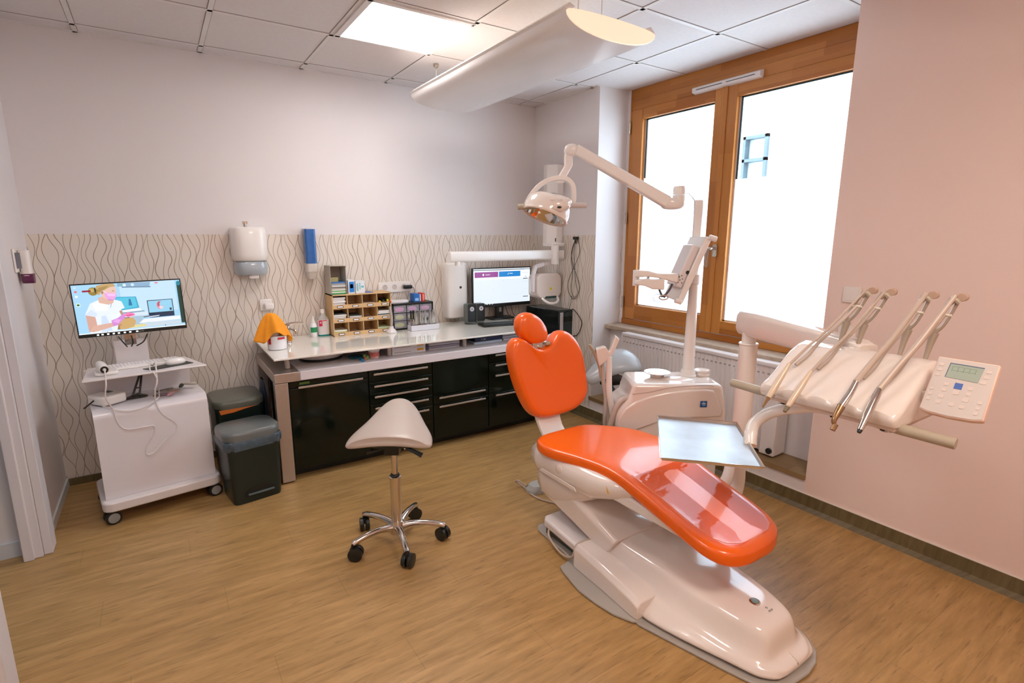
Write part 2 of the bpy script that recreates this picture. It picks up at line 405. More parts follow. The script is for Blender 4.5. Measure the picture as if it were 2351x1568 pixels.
def sash(y0, y1, z0, z1, wl, wr_, wb, wt, filmz):
    """y0 is the left (far) edge, y1 the right edge"""
    b = B(); x0, x1 = WX-.02, WX+.05
    b.box(x0, x1, y0-wl, y0, z0, z1); b.box(x0, x1, y1, y1+wr_, z0, z1)
    s = obj('sash_stile', b, OAKZ, win, bev=.003)
    b = B(); b.box(x0, x1, y1+wr_, y0-wl, z0, z0+wb); b.box(x0, x1, y1+wr_, y0-wl, z1-wt, z1)
    obj('sash_rail', b, OAKY, win, bev=.003)
    gy0, gy1, gz0, gz1 = y0-wl, y1+wr_, z0+wb, z1-wt
    obj('glass_pane', B().box(x0+.045, x0+.05, gy1, gy0, gz0, gz1), GLASSM, win, smooth=False)
    obj('frosted_film', B().box(x0+.0435, x0+.0445, gy1+.006, gy0-.006, gz0+.004, filmz), FILM, win, smooth=False)
    b = B()
    b.box(x0+.030, x0+.036, gy0-.024, gy0-.012, filmz, gz1); b.box(x0+.030, x0+.036, gy1, gy0-.012, gz1-.010, gz1)
    obj('gasket', b, mat('gasket_dark', (40, 66, 76), .5), win)
    b = B(); b.box(x0+.03, x0+.036, gy0-.012, gy0, gz0, gz1); b.box(x0+.03, x0+.036, gy1, gy0, gz0, gz0+.009); b.box(x0+.03, x0+.036, gy1, gy1+.008, gz0, gz1)
    obj('glazing_bead', b, mat('bead_light', (214, 200, 190), .4), win)
GLASSM, FILM = glass_mat(), film_mat()
sash(-.905, -1.70, .85, 2.47, .105, .055, .115, .075, 1.96)
sash(-1.708, -2.64, .85, 2.47, .105, .10, .09, .075, 1.885)
b = B(); b.box(WX-.028, WX-.02, -1.745, -1.70, .85, 2.47); obj('cover_strip', b, OAKZ, win, bev=.003)
b = B(); b.tube([(WX-.03, -1.738, 1.435), (WX-.075, -1.738, 1.435), (WX-.085, -1.725, 1.425), (WX-.08, -1.71, 1.36), (WX-.07, -1.708, 1.31)], .0095, sm=5)
b.prism([(WX-.028, y, z) for y, z in rrect(.034, .085, .014, cx=-1.74, cy=1.42)], (-.012, 0, 0)); obj('window_handle', b, STEEL, win)
for z in (2.35, 1.66, .98):
    obj('hinge', B().cyl((WX-.012, -.872, z-.045), (WX-.012, -.872, z+.045), .009), STEEL, win)
v = thing('trickle_vent', 'slim white slotted air vent bar across the top of the oak window frame', 'vent', (WX-.03, -1.72, 2.49))
obj('vent_body', B().prism([(WX-.012, -1.98, 2.465), (WX-.055, -1.98, 2.475), (WX-.055, -1.98, 2.505), (WX-.012, -1.98, 2.52)], (0, .5, 0)), WHITEM, v, bev=.004)
b = B(); b.box(WX-.0565, WX-.054, -1.945, -1.745, 2.487, 2.491); b.box(WX-.0565, WX-.054, -1.715, -1.515, 2.487, 2.491); obj('slot', b, BLACKP, v)
# building outside
fa = thing('building_facade', 'pale rendered house wall with a framed window seen through the clear top panes', 'building', (4.2, -1, -1))
EXT = mat('render_white', (236, 236, 234), .9, var=.02)
b = B(); b.box(4.05, 4.3, -5, .30, -1, 3.6); b.box(4.05, 4.3, .62, 3.5, -1, 3.6); b.box(4.05, 4.3, .30, .62, -1, 1.6); b.box(4.05, 4.3, .30, .62, 2.83, 3.6)
obj('facade_wall', b, EXT, fa)
b = B(); FR = mat('slate_frame', (78, 90, 96), .5)
b.box(4.0, 4.1, .28, .32, 1.6, 2.86); b.box(4.0, 4.1, .28, .64, 2.82, 2.86); b.box(4.0, 4.1, .28, .64, 2.52, 2.56); b.box(4.0, 4.1, .60, .64, 1.6, 2.86)
obj('facade_window_frame', b, FR, fa)
obj('facade_window_pane', B().box(4.12, 4.13, .30, .62, 1.6, 2.83), mat('sky_reflecting_pane', (200, 214, 220), .1, var=0), fa)
struct('ground_outside', B().box(.6, 9, -8, 6, -1.1, -1), EXT)

# ================================================================ CEILING LIGHTS
def led_mat(col, k=1.0):
    m = bpy.data.materials.new('led_diffuser'); m.use_nodes = True; b_ = m.node_tree.nodes['Principled BSDF']
    b_.inputs['Base Color'].default_value = (.9, .9, .9, 1); b_.inputs['Emission Color'].default_value = col+(1,); b_.inputs['Emission Strength'].default_value = PANEL_E*k; return m
LED = led_mat((1, .95, .92), .62)
def led_panel(x, y, label, g=None, LED=LED):
    t = thing('ceiling_light', label, 'ceiling light', (x, y, H), g)
    h = .29
    b = B(); b.box(x-h-.005, x-h+.026, y-h, y+h, H-.012, H); b.box(x+h-.012, x+h+.005, y-h, y+h, H-.012, H); b.box(x-h, x+h, y-h-.005, y-h+.02, H-.012, H); b.box(x-h, x+h, y+h-.02, y+h+.005, H-.012, H)
    obj('frame', b, GRIDM, t)
    obj('diffuser', B().box(x-h+.026, x+h-.012, y-h+.02, y+h-.02, H-.008, H-.002), LED, t)
    return t
led_panel(-1.665, -1.055, 'square lit panel set flush in the tiled ceiling near the pendant lamp')
led_panel(-1.75, -4.2, 'square lit ceiling panel over the front part of the room', LED=led_mat((1, .84, .72), 1.1))
led_panel(-3.0, -2.6, 'square lit ceiling panel over the camera side near the doorway', LED=led_mat((1, .96, .95), .5))
# pendant luminaire
pn = thing('pendant_luminaire', 'long curved white linear lamp hanging from the ceiling over the chair', 'pendant lamp', (-1.15, -1.36, 2.34))
PZ = 2.43
cx, hw = -1.15, .262
def shellsec(y, drop):
    out = []
    N = 16
    for k in range(N+1):
        a = math.pi*k/N; out.append((cx-hw*math.cos(a), y, PZ-drop*math.sin(a)**.9))
    for k in range(N+1):
        a = math.pi*k/N; out.append((cx+(hw-.006)*math.cos(a), y, PZ+.006-(drop-.006)*math.sin(a)**.9))
    return out
PEND = mat('pendant_shade', (232, 228, 226), .25, coat=.4, var=.01)
secs = [shellsec(-.56-1.6*t, .075) for t in (0, .5, 1)]
obj('shade', B().loft(secs), PEND, pn)
WARM = mat('warm_end_cap', (250, 236, 216), .4, emit=(255, 224, 192), es=.36, var=0)
for y in (-.56, -2.16):
    b = B(); pts = [(cx-hw*math.cos(math.pi*k/16), y, PZ-.075*math.sin(math.pi*k/16)**.9) for k in range(17)]+[(cx+hw*math.cos(math.pi*k/16)*.98, y, PZ+.002+.016*math.sin(math.pi*k/16)) for k in range(1, 16)]
    b.prism(pts, (0, .012 if y > -1 else -.012, 0)); obj('end_cap', b, WARM if y < -1 else PEND, pn, bev=.003)
b = B()
for s in (-1, 1):
    b.prism([(cx+s*hw, -.56, PZ), (cx+s*(hw+.012), -.56, PZ+.008), (cx+s*(hw-.02), -.56, PZ+.033), (cx+s*(hw-.05), -.56, PZ+.023)], (0, -1.6, 0))
obj('edge_rail', b, PEND, pn)
for x in (-.08, .08): obj('light_tube', B().cyl((cx+x, -.66, PZ-.012), (cx+x, -2.0, PZ-.012), .013), mat('lit_tube', (255, 240, 220), .5, emit=(255, 225, 185), es=.9, var=0), pn)
for y in (-.605, -2.045): obj('crossbar', B().box(cx-hw+.02, cx+hw-.02, y-.015, y+.015, PZ+.01, PZ+.018), WHITEM, pn)
for x, y in ((cx-.1, -.605), (cx+.04, -.605), (cx-.1, -2.045), (cx+.04, -2.045)):
    obj('hanging_cable', B().cyl((x, y, PZ+.013), (x, y, H-.02), .0022, n=6), mat('cable_clear', (220, 214, 206), .4), pn)
    obj('ceiling_mount', B().lathe([(.004, -.03), (.006, -.022), (.016, -.018), (.018, 0)], (x, y, H-.004)), STEEL, pn)
# ================================================================ CABINET RUN
cb = thing('dental_cabinet_run', 'long low black gloss cabinet run with drawers and pale worktop along the wall', 'cabinet', (-1.4, -.36, 0))
obj('worktop', B().box(-2.27, -.36, -.715, -.02, .645, .705), WORK, cb, bev=.006)
obj('worktop_end', B().box(-2.418, -2.271, -.72, -.02, .645, .705), ALU, cb, bev=.004)
b = B(); b.box(-2.418, -2.343, -.718, -.66, 0.01, .643); obj('leg', b, ALU, cb, bev=.002)
b = B(); b.box(-2.418, -2.36, -.08, -.02, 0.01, .643); obj('leg', b, ALU, cb, bev=.002)
b = B(); b.box(-.41, -.365, -.70, -.64, 0.01, .643); obj('leg', b, ALU, cb, bev=.002)
obj('levelling_foot', B().box(-2.41, -2.35, -.70, -.665, 0, .01), RUBBER, cb)
obj('levelling_foot', B().box(-.405, -.37, -.69, -.65, 0, .01), RUBBER, cb)
obj('carcass', B().box(-2.34, -.415, -.68, -.03, .07, .642), BLACKP, cb)
obj('plinth', B().box(-2.33, -.42, -.61, -.05, 0, .07), BLACKP, cb)
def handle(x0, x1, z, par):
    b = B(); b.box(x0, x1, -.722, -.712, z-.006, z+.006); b.box(x0+.02, x0+.035, -.713, -.699, z-.004, z+.004); b.box(x1-.035, x1-.02, -.713, -.699, z-.004, z+.004)
    obj('handle', b, ALU, par, bev=.0015)
def front(nm, x0, x1, z0, z1, hz, hx0=None, hx1=None):
    f = obj(nm, B().box(x0+.002, x1-.002, -.702, -.681, z0+.002, z1-.002), BLACKG, cb, bev=.002)
    if hz: handle(hx0 or x0+.02, hx1 or x1-.02, hz, f)
    return f
front('door', -2.338, -1.845, .07, .598, None); front('drawer', -2.338, -1.845, .598, .642, .603, -2.285, -1.885)
obj('display_label', B().box(-2.275, -2.215, -.7035, -.702, .618, .632), mat('label_green', (70, 96, 30), .5), cb)
zz = [.617, .534, .461, .382, .305]
tops = [.642, .560, .486, .408, .330]; bots = [.560, .486, .408, .330, .07]
for i in range(5): front('drawer', -1.842, -1.385, bots[i], tops[i], zz[i], -1.812, -1.425)
front('door', -1.382, -.922, .395, .642, None)
for z0, z1, hz in ((.328, .395, .376), (.07, .328, .310)): front('drawer', -1.382, -.922, z0, z1, hz, -1.342, -.958)
for z0, z1, hz in ((.575, .642, .632), (.495, .575, .553), (.335, .495, .472), (.07, .335, .317)): front('drawer', -.919, -.415, z0, z1, hz, -.868, -.47)
# glass shelf on posts
gs = thing('glass_shelf', 'long white glass shelf raised on metal posts above the cabinet worktop', 'shelf', (-1.4, -.37, .707))
obj('glass_top', B().box(-2.412, -.42, -.735, -.012, .788, .800), GLASSW, gs, bev=.002)
for x in (-2.316, -1.658, -1.07, -.5):
    obj('post', B().cyl((x, -.60, .7075), (x, -.60, .789), .017), ALU, gs)
    obj('post', B().cyl((x, -.10, .7075), (x, -.10, .789), .017), ALU, gs)

# ---- things under the glass, on the worktop (z .705)
ZB = .7052
bw = thing('white_basin', 'white oval bowl with a black rim lying under the glass shelf', 'bowl', (-2.07, -.42, ZB))
b = B(); secs = []
for r, h in ((.10, .014), (.14, .018), (.165, .04), (.172, .074), (.160, .074), (.12, .04), (.0, .035)): secs.append([(-2.07+r*1.0*math.cos(a), -.42+r*.9*math.sin(a), ZB+h) for a in [2*math.pi*k/36 for k in range(36)]])
b.loft(secs); obj('bowl', b, WHITEP, bw)
b = B(); secs = []
for r, h in ((.10, .0), (.138, .0), (.138, .015), (.10, .015)): secs.append([(-2.07+r*math.cos(a), -.42+r*.9*math.sin(a), ZB+h) for a in [2*math.pi*k/36 for k in range(36)]])
b.loft(secs); obj('rim', b, RUBBER, bw)
mi = thing('hand_mirror', 'small round blue hand mirror lying under the glass shelf beside the bowl', 'hand mirror', (-1.86, -.56, ZB))
secs = [[(-1.86+r*math.cos(a), -.54+r*.95*math.sin(a), ZB+h) for a in [2*math.pi*k/32 for k in range(32)]] for r, h in ((.050, 0), (.065, .004), (.065, .01), (.058, .013))]
obj('mirror_head', B().loft(secs), mat('teal_plastic', (20, 92, 104), .3), mi)
obj('handle', B().tube([(-1.86, -.60, ZB+.007), (-1.862, -.64, ZB+.007), (-1.868, -.68, ZB+.008)], [.010, .009, .013], sm=4), mat('blue_plastic', (30, 120, 170), .3), mi)
t = thing('pink_tub', 'small round white plastic tub with pink lettered label under the glass shelf', 'tub', (-1.765, -.50, ZB))
obj('tub', B().lathe([(.030, 0), (.036, .05), (.0, .05)], (-1.765, -.60, ZB)), mat('pale_pink', (232, 190, 180), .5), t)
obj('lid', B().lathe([(.039, .048), (.040, .060), (.036, .064), (0, .064)], (-1.765, -.60, ZB)), PAPER, t)
b = B(); secs = [[(-1.765+.0372*math.cos(a), -.60+.0372*math.sin(a), ZB+h) for a in [math.radians(200+150*k/16) for k in range(17)]] for h in (.014, .04)]
R = [[b.v(p) for p in q] for q in secs]
for i in range(16): b._f([R[0][i], R[0][i+1], R[1][i+1], R[1][i]])
obj('printed_label', b, mat('pink_label', (206, 110, 104), .5), t)
for i, (x, c) in enumerate(((-1.842, (190, 110, 80)), (-1.822, (120, 160, 90)), (-1.832, (150, 180, 110)))):
    tag(obj('small_sachet', B().box(x-.008, x+.008, -.66+.02*i, -.63+.02*i, ZB, ZB+.02+.006*i), m_(c), bev=.002), ['brown', 'dark green', 'light green'][i]+' small sachet lying between mirror and pink tub', 'sachet', 'sachets by the pink tub')
def letter_box(z, lab):
    t = thing('supply_box', lab, 'box', (-1.51, -.48, z))
    obj('carton', B().box(-1.635, -1.385, -.60, -.36, z, z+.034), PAPER, t, bev=.001)
    obj('orange_mark', B().box(-1.45, -1.40, -.6012, -.6, z+.013, z+.028), mat('orange_print', (236, 170, 60), .5), t)
    obj('print_line', B().box(-1.62, -1.50, -.6012, -.6, z+.012, z+.015), mat('grey_print', (140, 132, 150), .6), t)
letter_box(ZB, 'flat white supply box under the glass shelf, lower of the two')
letter_box(ZB+.0345, 'flat white supply box under the glass shelf, upper of the two')
for i in range(4):
    dx = random.uniform(-.006, .006)
    tag(obj('document_folder', B().box(-1.35+dx, -1.10+dx, -.585+dx, -.33, ZB+.0145*i, ZB+.0145*i+.0125), m_([(206, 202, 212), (170, 166, 184), (214, 210, 216), (196, 196, 204)][i], .4), bev=.002),
        'pale document tray stacked under the glass shelf, '+['bottom', 'second from bottom', 'third from bottom', 'top'][i]+' of the middle stack', 'document folder', 'trays in the middle stack')
t = thing('blue_binder', 'dark blue flat case under the glass shelf with small white print', 'case', (-.86, -.5, ZB+.022))
tag(obj('clear_tray', B().box(-.985, -.735, -.60, -.36, ZB, ZB+.02), m_((190, 204, 222), .3), bev=.003), 'pale blue tray lying beneath the dark blue case', 'tray')
obj('case_body', B().box(-.975, -.725, -.595, -.36, ZB+.0205, ZB+.058), mat('navy', (24, 44, 84), .35), t, bev=.004)
b = B(); text_bm(b, 'o  Jev', (-.90, -.5955, ZB+.036), (1, 0, 0), (0, 0, 1), .018, .0004); obj('print', b, PAPER, t)
for i in range(3): tag(obj('paper_stack', B().box(-.71, -.53, -.58+.01*i, -.40, ZB+.018*i, ZB+.018*i+.016), m_([(214, 214, 224), (200, 202, 214), (224, 220, 224)][i], .6), bev=.002),
        'pale sheaf of papers at the right under the glass shelf, '+['bottom', 'middle', 'top'][i]+' one', 'papers', 'papers at the right of the shelf')

# ---- on the glass (z .80)
ZG = .8002
# tub under the towel
t = thing('wipes_tub', 'white tub with red label at the left end of the glass shelf', 'tub', (-2.335, -.42, ZG))
obj('tub_body', B().lathe([(.048, 0), (.056, .004), (.059, .085), (.055, .09), (0, .09)], (-2.335, -.42, ZG)), PAPER, t)
def wraplabel(nm, x, y, r, a0, a1, z0, z1, m, par):
    b = B(); n = 10; R = [[b.v((x+r*math.cos(math.radians(a0+(a1-a0)*k/n)), y+r*math.sin(math.radians(a0+(a1-a0)*k/n)), z)) for k in range(n+1)] for z in (z0, z1)]
    for i in range(n): b._f([R[0][i], R[0][i+1], R[1][i+1], R[1][i]])
    return obj(nm, b, m, par)
wraplabel('red_label', -2.335, -.42, .0605, 205, 225, ZG+.04, ZG+.08, mat('red_print', (206, 40, 50), .4), t)
wraplabel('red_label', -2.335, -.42, .0605, 265, 310, ZG+.07, ZG+.083, mat('red_print', (206, 40, 50), .4), t)
# towel
tw = B(); T0 = Vector((-2.362, -.42, ZG+.232)); n = 44; secs = []
for j in range(15):
    f = j/14; ring = []
    for k in range(n):
        a = 2*math.pi*k/n
        flare = .012+.082*f**.75 + (.012*math.sin(4*a+.6)+.008*math.sin(9*a+2))*f**1.2
        drop = (.155+.030*math.sin(2*a+.9)+.016*math.sin(5*a))*f**1.35
        ring.append((T0.x+flare*math.cos(a)*1.12+.006*f, T0.y+flare*math.sin(a)*.78, T0.z-drop+.004))
    secs.append(ring)
towel = obj('orange_towel', tw.loft(secs, True, False), mat('orange_cloth', (246, 156, 34), .85, var=.04, vs=30, bump=.4), sub=1); tag(towel, 'bright orange cloth draped in folds over the tap of the wipes tub', 'towel')
md = towel.modifiers.new('thick', 'SOLIDIFY'); md.thickness = .003
# tap under/next to towel
b = B(); b.cyl((-2.345, -.42, ZG+.09), (-2.36, -.42, ZG+.205), .028); tp = obj('pump_column', b, WHITEP, t)
t2 = thing('lever_tap', 'chrome lever tap jutting out to the right from under the orange towel', 'tap', (-2.2, -.30, ZG))
obj('tap_body', B().lathe([(.022, 0), (.020, .02), (.015, .03), (.015, .10), (.02, .12), (0, .13)], (-2.235, -.24, ZG)), CHROME, t2)
obj('lever', B().tube([(-2.25, -.25, ZG+.120), (-2.20, -.26, ZG+.133), (-2.135, -.27, ZG+.130)], [.012, .010, .009], sm=4), CHROME, t2)
obj('spout', B().tube([(-2.235, -.25, ZG+.07), (-2.225, -.28, ZG+.10), (-2.20, -.31, ZG+.09), (-2.195, -.315, ZG+.07)], .008, sm=5), CHROME, t2)
# bottles
t = thing('green_label_bottle', 'small white bottle with green label and conical cap on the glass shelf', 'bottle', (-2.035, -.115, ZG))
obj('bottle_body', B().lathe([(.022, 0), (.024, .004), (.024, .085), (.018, .10), (0, .10)], (-2.035, -.115, ZG)), PAPER, t)
obj('cap', B().lathe([(.015, .099), (.013, .115), (.006, .135), (.004, .15), (0, .15)], (-2.035, -.115, ZG)), WHITEP, t)
wraplabel('green_label', -2.035, -.115, .0246, 200, 340, ZG+.035, ZG+.072, mat('green_print', (40, 150, 96), .5), t)
t = thing('disinfectant_bottle', 'clear bottle with a white and magenta X label and teal base on the glass shelf', 'bottle', (-1.966, -.115, ZG))
b = B()
def osec(x, y, z, rx, ry, e=3): return [(x+p[0], y+p[1], z) for p in superel(0, 0, rx, ry, e, 28)]
bx, by = -1.963, -.105
b.loft([osec(bx, by, ZG, .036, .024), osec(bx, by, ZG+.004, .039, .026), osec(bx, by, ZG+.128, .039, .026), osec(bx, by, ZG+.150, .018, .016, 2), osec(bx, by, ZG+.166, .013, .013, 2)])
obj('bottle_body', b, mat('cloudy_clear', (214, 214, 208), .15, alpha=.6, var=0), t)
b = B(); b.loft([osec(bx, by, ZG+.0005, .0398, .0268), osec(bx, by, ZG+.012, .0398, .0268)]); obj('base_band', b, mat('teal_print', (20, 130, 130), .4), t)
obj('cap', B().lathe([(.0145, .166), (.0145, .192), (.012, .194), (0, .194)], (bx, by, ZG)), WHITEP, t)
b = B(); b.loft([osec(bx, by, ZG+.012, .0396, .0266), osec(bx, by, ZG+.122, .0396, .0266)], False, False); obj('label_wrap', b, mat('label_white', (226, 220, 220), .4), t)
b = B(); b.box(bx-.036, bx-.012, by-.0285, by-.0265, ZG+.075, ZG+.118); obj('magenta_patch', b, mat('magenta_print', (206, 20, 70), .4), t)
b = B(); text_bm(b, 'X', (bx-.024, by-.0288, ZG+.10), (1, 0, 0), (0, 0, 1), .022); obj('letter_mark', b, PAPER, t)
obj('magenta_stripe', B().box(bx-.010, bx+.02, by-.0285, by-.0265, ZG+.112, ZG+.117), MATS['magenta_print'], t)
# pigeonhole organiser
OX0, OX1, OY0, OY1 = -1.915, -1.475, -.20, -.02
og = thing('pigeonhole_organiser', 'kraft coloured desk organiser with twelve pigeonholes and small label holders', 'organiser', (-1.695, -.11, ZG))
b = B(); OH = .30
b.box(OX0, OX0+.006, OY0, OY1, ZG, ZG+OH); b.box(OX1-.006, OX1, OY0, OY1, ZG, ZG+OH); b.box(OX0, OX1, OY1-.004, OY1, ZG, ZG+OH); b.box(OX0, OX1, OY0, OY1, ZG+OH-.006, ZG+OH); b.box(OX0, OX1, OY0, OY1, ZG, ZG+.005)
for i in (1, 2, 3):
    x = OX0+(OX1-OX0)*i/4; b.box(x-.0022, x+.0022, OY0+.002, OY1, ZG+.004, ZG+OH-.004)
for i in (1, 2): z = ZG+OH*i/3; b.box(OX0+.004, OX1-.004, OY0+.002, OY1, z-.003, z+.002)
for i in range(3): z = ZG+OH*i/3; b.box(OX0+.004, OX1-.004, OY0-.001, OY0+.004, z, z+.028)
obj('carcass', b, CARDB, og)
ring_m = mat('label_holder', (70, 52, 36), .4)
for i in range(3):
    for k in range(4):
        x = OX0+(OX1-OX0)*(k+.5)/4; z = ZG+OH*i/3+.014
        b = B(); b.prism([(x+p[0], OY0-.001, z+p[1]) for p in rrect(.047, .017, .0075)], (0, -.002, 0)); hh = obj('label_holder', b, ring_m, og)
        b = B(); b.prism([(x+p[0], OY0-.003, z+p[1]) for p in rrect(.037, .010, .003)], (0, -.0008, 0)); obj('paper_label', b, PAPER, hh)
cols = {(2, 0): [(236, 232, 232)]*6, (2, 1): [(214, 186, 168)], (2, 2): [(200, 170, 150), (190, 160, 140)], (1, 0): [(230, 228, 226), (220, 218, 216), (236, 234, 232), (228, 226, 224), (60, 60, 60)], (1, 1): [(230, 230, 234), (70, 90, 140), (232, 230, 228), (50, 54, 50)],
        (1, 2): [(236, 200, 180)], (1, 3): [(230, 228, 226), (226, 226, 228), (70, 100, 90), (236, 232, 232), (232, 230, 228)], (0, 0): [(226, 226, 190), (206, 214, 120), (236, 236, 220)], (0, 1): [(226, 208, 190)], (0, 2): [(204, 176, 150)], (0, 3): [(90, 180, 60), (110, 200, 80), (196, 210, 170)]}
def cname(c):
    r_, g_, b_ = c
    if max(c) < 110: return 'dark blue' if b_ > r_+20 else 'dark'
    if g_ > r_+12 and g_ > b_+12: return 'green'
    if b_ > r_+30: return 'blue'
    if r_ > b_+28: return 'yellowish' if g_ > r_-14 else 'beige'
    return 'white' if min(c) > 215 else 'grey'
def pos_word(q, n):
    if q == 0: return 'bottom'
    if q == n-1: return 'top'
    return ['second', 'third', 'fourth', 'fifth', 'sixth', 'seventh', 'eighth', 'ninth'][q-1]+' lowest'
nm = {0: 'bottom', 1: 'middle', 2: 'top'}; cn = ['first', 'second', 'third', 'fourth']
for (r, c), L in cols.items():
    z = ZG+OH*r/3+.005
    for q, cc in enumerate(L):
        th = .0115 if cc[0] > 100 else .007; d = random.uniform(-.004, .004)
        x = OX0+(OX1-OX0)*(c+.5)/4
        o = obj('paper_packet', B().box(x-.046+d, x+.046+d, OY0+.012+abs(d)*2, OY0+.15, z, z+th), m_(cc, .6), bev=.0015)
        o.rotation_euler = (0, 0, d*4)
        tag(o, ('%s packet, %s one in the %s row %s pigeonhole' % (cname(cc), pos_word(q, len(L)), nm[r], cn[c])) if len(L) > 1 else 'single %s packet in the %s row %s pigeonhole' % (cname(cc), nm[r], cn[c]), 'packet', 'packets in the pigeonholes')
        z += th+.0012
x = OX0+(OX1-OX0)*3.5/4
for i, (dx, ccol, L) in enumerate(((-.03, (236, 200, 40), 'yellow ended black roll leaning at the left'), (.0, (40, 40, 30), 'black tape roll lying in the middle'), (.032, (230, 210, 50), 'yellow ended black roll leaning at the right'))):
    b = B(); b.cyl((x+dx, OY0+.02, ZG+.2*1+.030+.004*i), (x+dx, OY0+.10, ZG+.2+.035+.004*i), .011); b.mi = 1; b.cyl((x+dx, OY0+.012, ZG+.230+.004*i), (x+dx, OY0+.0205, ZG+.2305+.004*i), .009)
    tag(obj('tape_roll', b, [m_((40, 44, 34)), m_(ccol)]), L+' of the top right pigeonhole', 'roll', 'rolls in the top right pigeonhole')
# magazine file on top
ZT = ZG+OH+.0005
mf = thing('carton_holder', 'tall open grey carton holder full of packets on top of the pigeonholes', 'box', (-1.86, -.11, ZT))
b = B(); x0, x1, y0, y1 = -1.912, -1.80, -.185, -.03; hh = .205
b.box(x0, x0+.002, y0, y1, ZT, ZT+hh); b.box(x1-.002, x1, y0, y1, ZT, ZT+hh); b.box(x0, x1, y1-.002, y1, ZT, ZT+hh); b.box(x0, x1, y0, y1, ZT, ZT+.002); b.box(x0, x1, y0, y1, ZT+hh-.002, ZT+hh)
obj('carton_shell', b, mat('carton_grey', (196, 186, 172), .7), mf)
z = ZT+.003
for i, cc in enumerate([(50, 160, 80), (236, 236, 230), (130, 190, 120), (226, 224, 220), (190, 180, 170), (120, 110, 104), (232, 230, 226), (186, 186, 184), (160, 156, 160), (60, 120, 190)]):
    d = random.uniform(-.003, .003)
    tag(obj('dressing_packet', B().box(x0+.006+d, x1-.006+d, y0+.006, y1-.02, z, z+.0078), m_(cc, .5), bev=.0012), 'thin %s packet in the open carton holder, %s of its pile' % (cname(cc), pos_word(i, 10)), 'packet', 'packets in the carton holder'); z += .0088
for i in range(4): tag(obj('folded_leaflet', B().box(x0+.008, x0+.062, y0+.03, y1-.02, z+.008*i, z+.008*i+.006), m_((190, 176, 120), .6), bev=.001), 'yellowish folded leaflet above the packets in the carton holder, %s of four' % pos_word(i, 4), 'leaflet', 'leaflets in the carton holder')
def smallbox(nm, lab, x0, x1, y0, y1, z0, h, c, marks=(), cat='box', grp=None):
    t = thing(nm, lab, cat, ((x0+x1)/2, (y0+y1)/2, z0), grp)
    obj('carton', B().box(x0, x1, y0, y1, z0, z0+h), m_(c, .45), t, bev=.001)
    for (a, b_, c_, d, cc) in marks: obj('printed_panel', B().box(x0+(x1-x0)*a, x0+(x1-x0)*b_, y0-.0008, y0, z0+h*c_, z0+h*d), m_(cc, .45), t)
    return t
smallbox('blue_front_carton', 'small white carton with a bright blue front panel on the pigeonholes', -1.782, -1.735, -.16, -.06, ZT, .098, (228, 234, 240), ((.15, .92, .1, .88, (40, 130, 214)), (.3, .75, .4, .7, (120, 180, 230))))
smallbox('teal_lettered_carton', 'small white carton with teal lettering on the pigeonholes', -1.728, -1.66, -.16, -.06, ZT, .09, (226, 232, 238), ((.1, .3, .2, .8, (150, 196, 200)), (.42, .52, .3, .85, (110, 190, 200)), (.6, .9, .45, .6, (110, 190, 200))))
tag(obj('blue_leaflet', B().box(-1.655, -1.60, -.17, -.08, ZT, ZT+.003), m_((90, 110, 180), .5)), 'thin blue leaflet lying flat on the pigeonholes beside the teal carton', 'leaflet')
# drawer unit
DX0, DX1, DY0, DY1, DH = -1.470, -1.125, -.19, -.03, .205
du = thing('clear_drawer_unit', 'black framed small parts cabinet with clear drawers on the glass shelf', 'drawer unit', (-1.31, -.11, ZG))
b = B()
b.box(DX0, DX0+.012, DY0, DY1, ZG, ZG+DH); b.box(DX1-.012, DX1, DY0, DY1, ZG, ZG+DH); b.box(DX0, DX1, DY0, DY1, ZG+DH-.012, ZG+DH); b.box(DX0, DX1, DY0, DY1, ZG, ZG+.010); b.box(DX0, DX1, DY1-.006, DY1, ZG, ZG+DH)
for i in (1, 2): x = DX0+(DX1-DX0)*i/3; b.box(x-.004, x+.004, DY0+.004, DY1, ZG, ZG+DH)
for i in (1, 2): z = ZG+DH*i/3; b.box(DX0, DX1, DY0+.004, DY1, z-.003, z+.003)
obj('frame', b, BLACKP, du)
CLR = mat('clear_drawer', (214, 210, 218), .15, alpha=.25, var=0)
cc = {(2, 0): (230, 120, 190), (2, 1): (226, 130, 196), (2, 2): (232, 150, 200), (1, 0): (206, 216, 110), (0, 0): (206, 220, 120), (1, 1): (210, 214, 120)}
for i in range(3):
    for k in range(3):
        x = DX0+.012+(DX1-DX0-.024)*k/3; w_ = (DX1-DX0-.024)/3; z = ZG+.012+(DH-.024)*i/3; hz = (DH-.024)/3
        d = obj('drawer', B().box(x+.003, x+w_-.003, DY0-.004, DY0, z+.002, z+hz-.003), CLR, du, bev=.002)
        b = B(); b.cushion([(p[0], p[1]) for p in superel(0, 0, w_*.36, hz*.3, 2.4, 16)], (x+w_/2, DY0+.02, z+hz*.42), (1, 0, 0), (0, 0, 1), (0, -1, 0), .012)
        obj('drawer_content', b, m_(cc.get((i, k), (206, 200, 204)), .4), d)
pk = B(); pk.cushion(superel(0, 0, .10, .035, 2.6, 26), (-1.40, -.11, ZG+DH+.003), (1, 0, 0), (0, 1, 0), (0, 0, 1), .018)
tag(obj('white_pouch', pk, mat('pouch_white', (226, 220, 218), .3)), 'flat white wrapped pouch lying on top of the clear drawer unit', 'pouch')
smallbox('blue_tissue_carton', 'small blue carton standing on the black drawer unit', -1.265, -1.215, -.14, -.06, ZG+DH+.0005, .062, (40, 110, 190), ((.2, .8, .1, .45, (150, 200, 240)),))
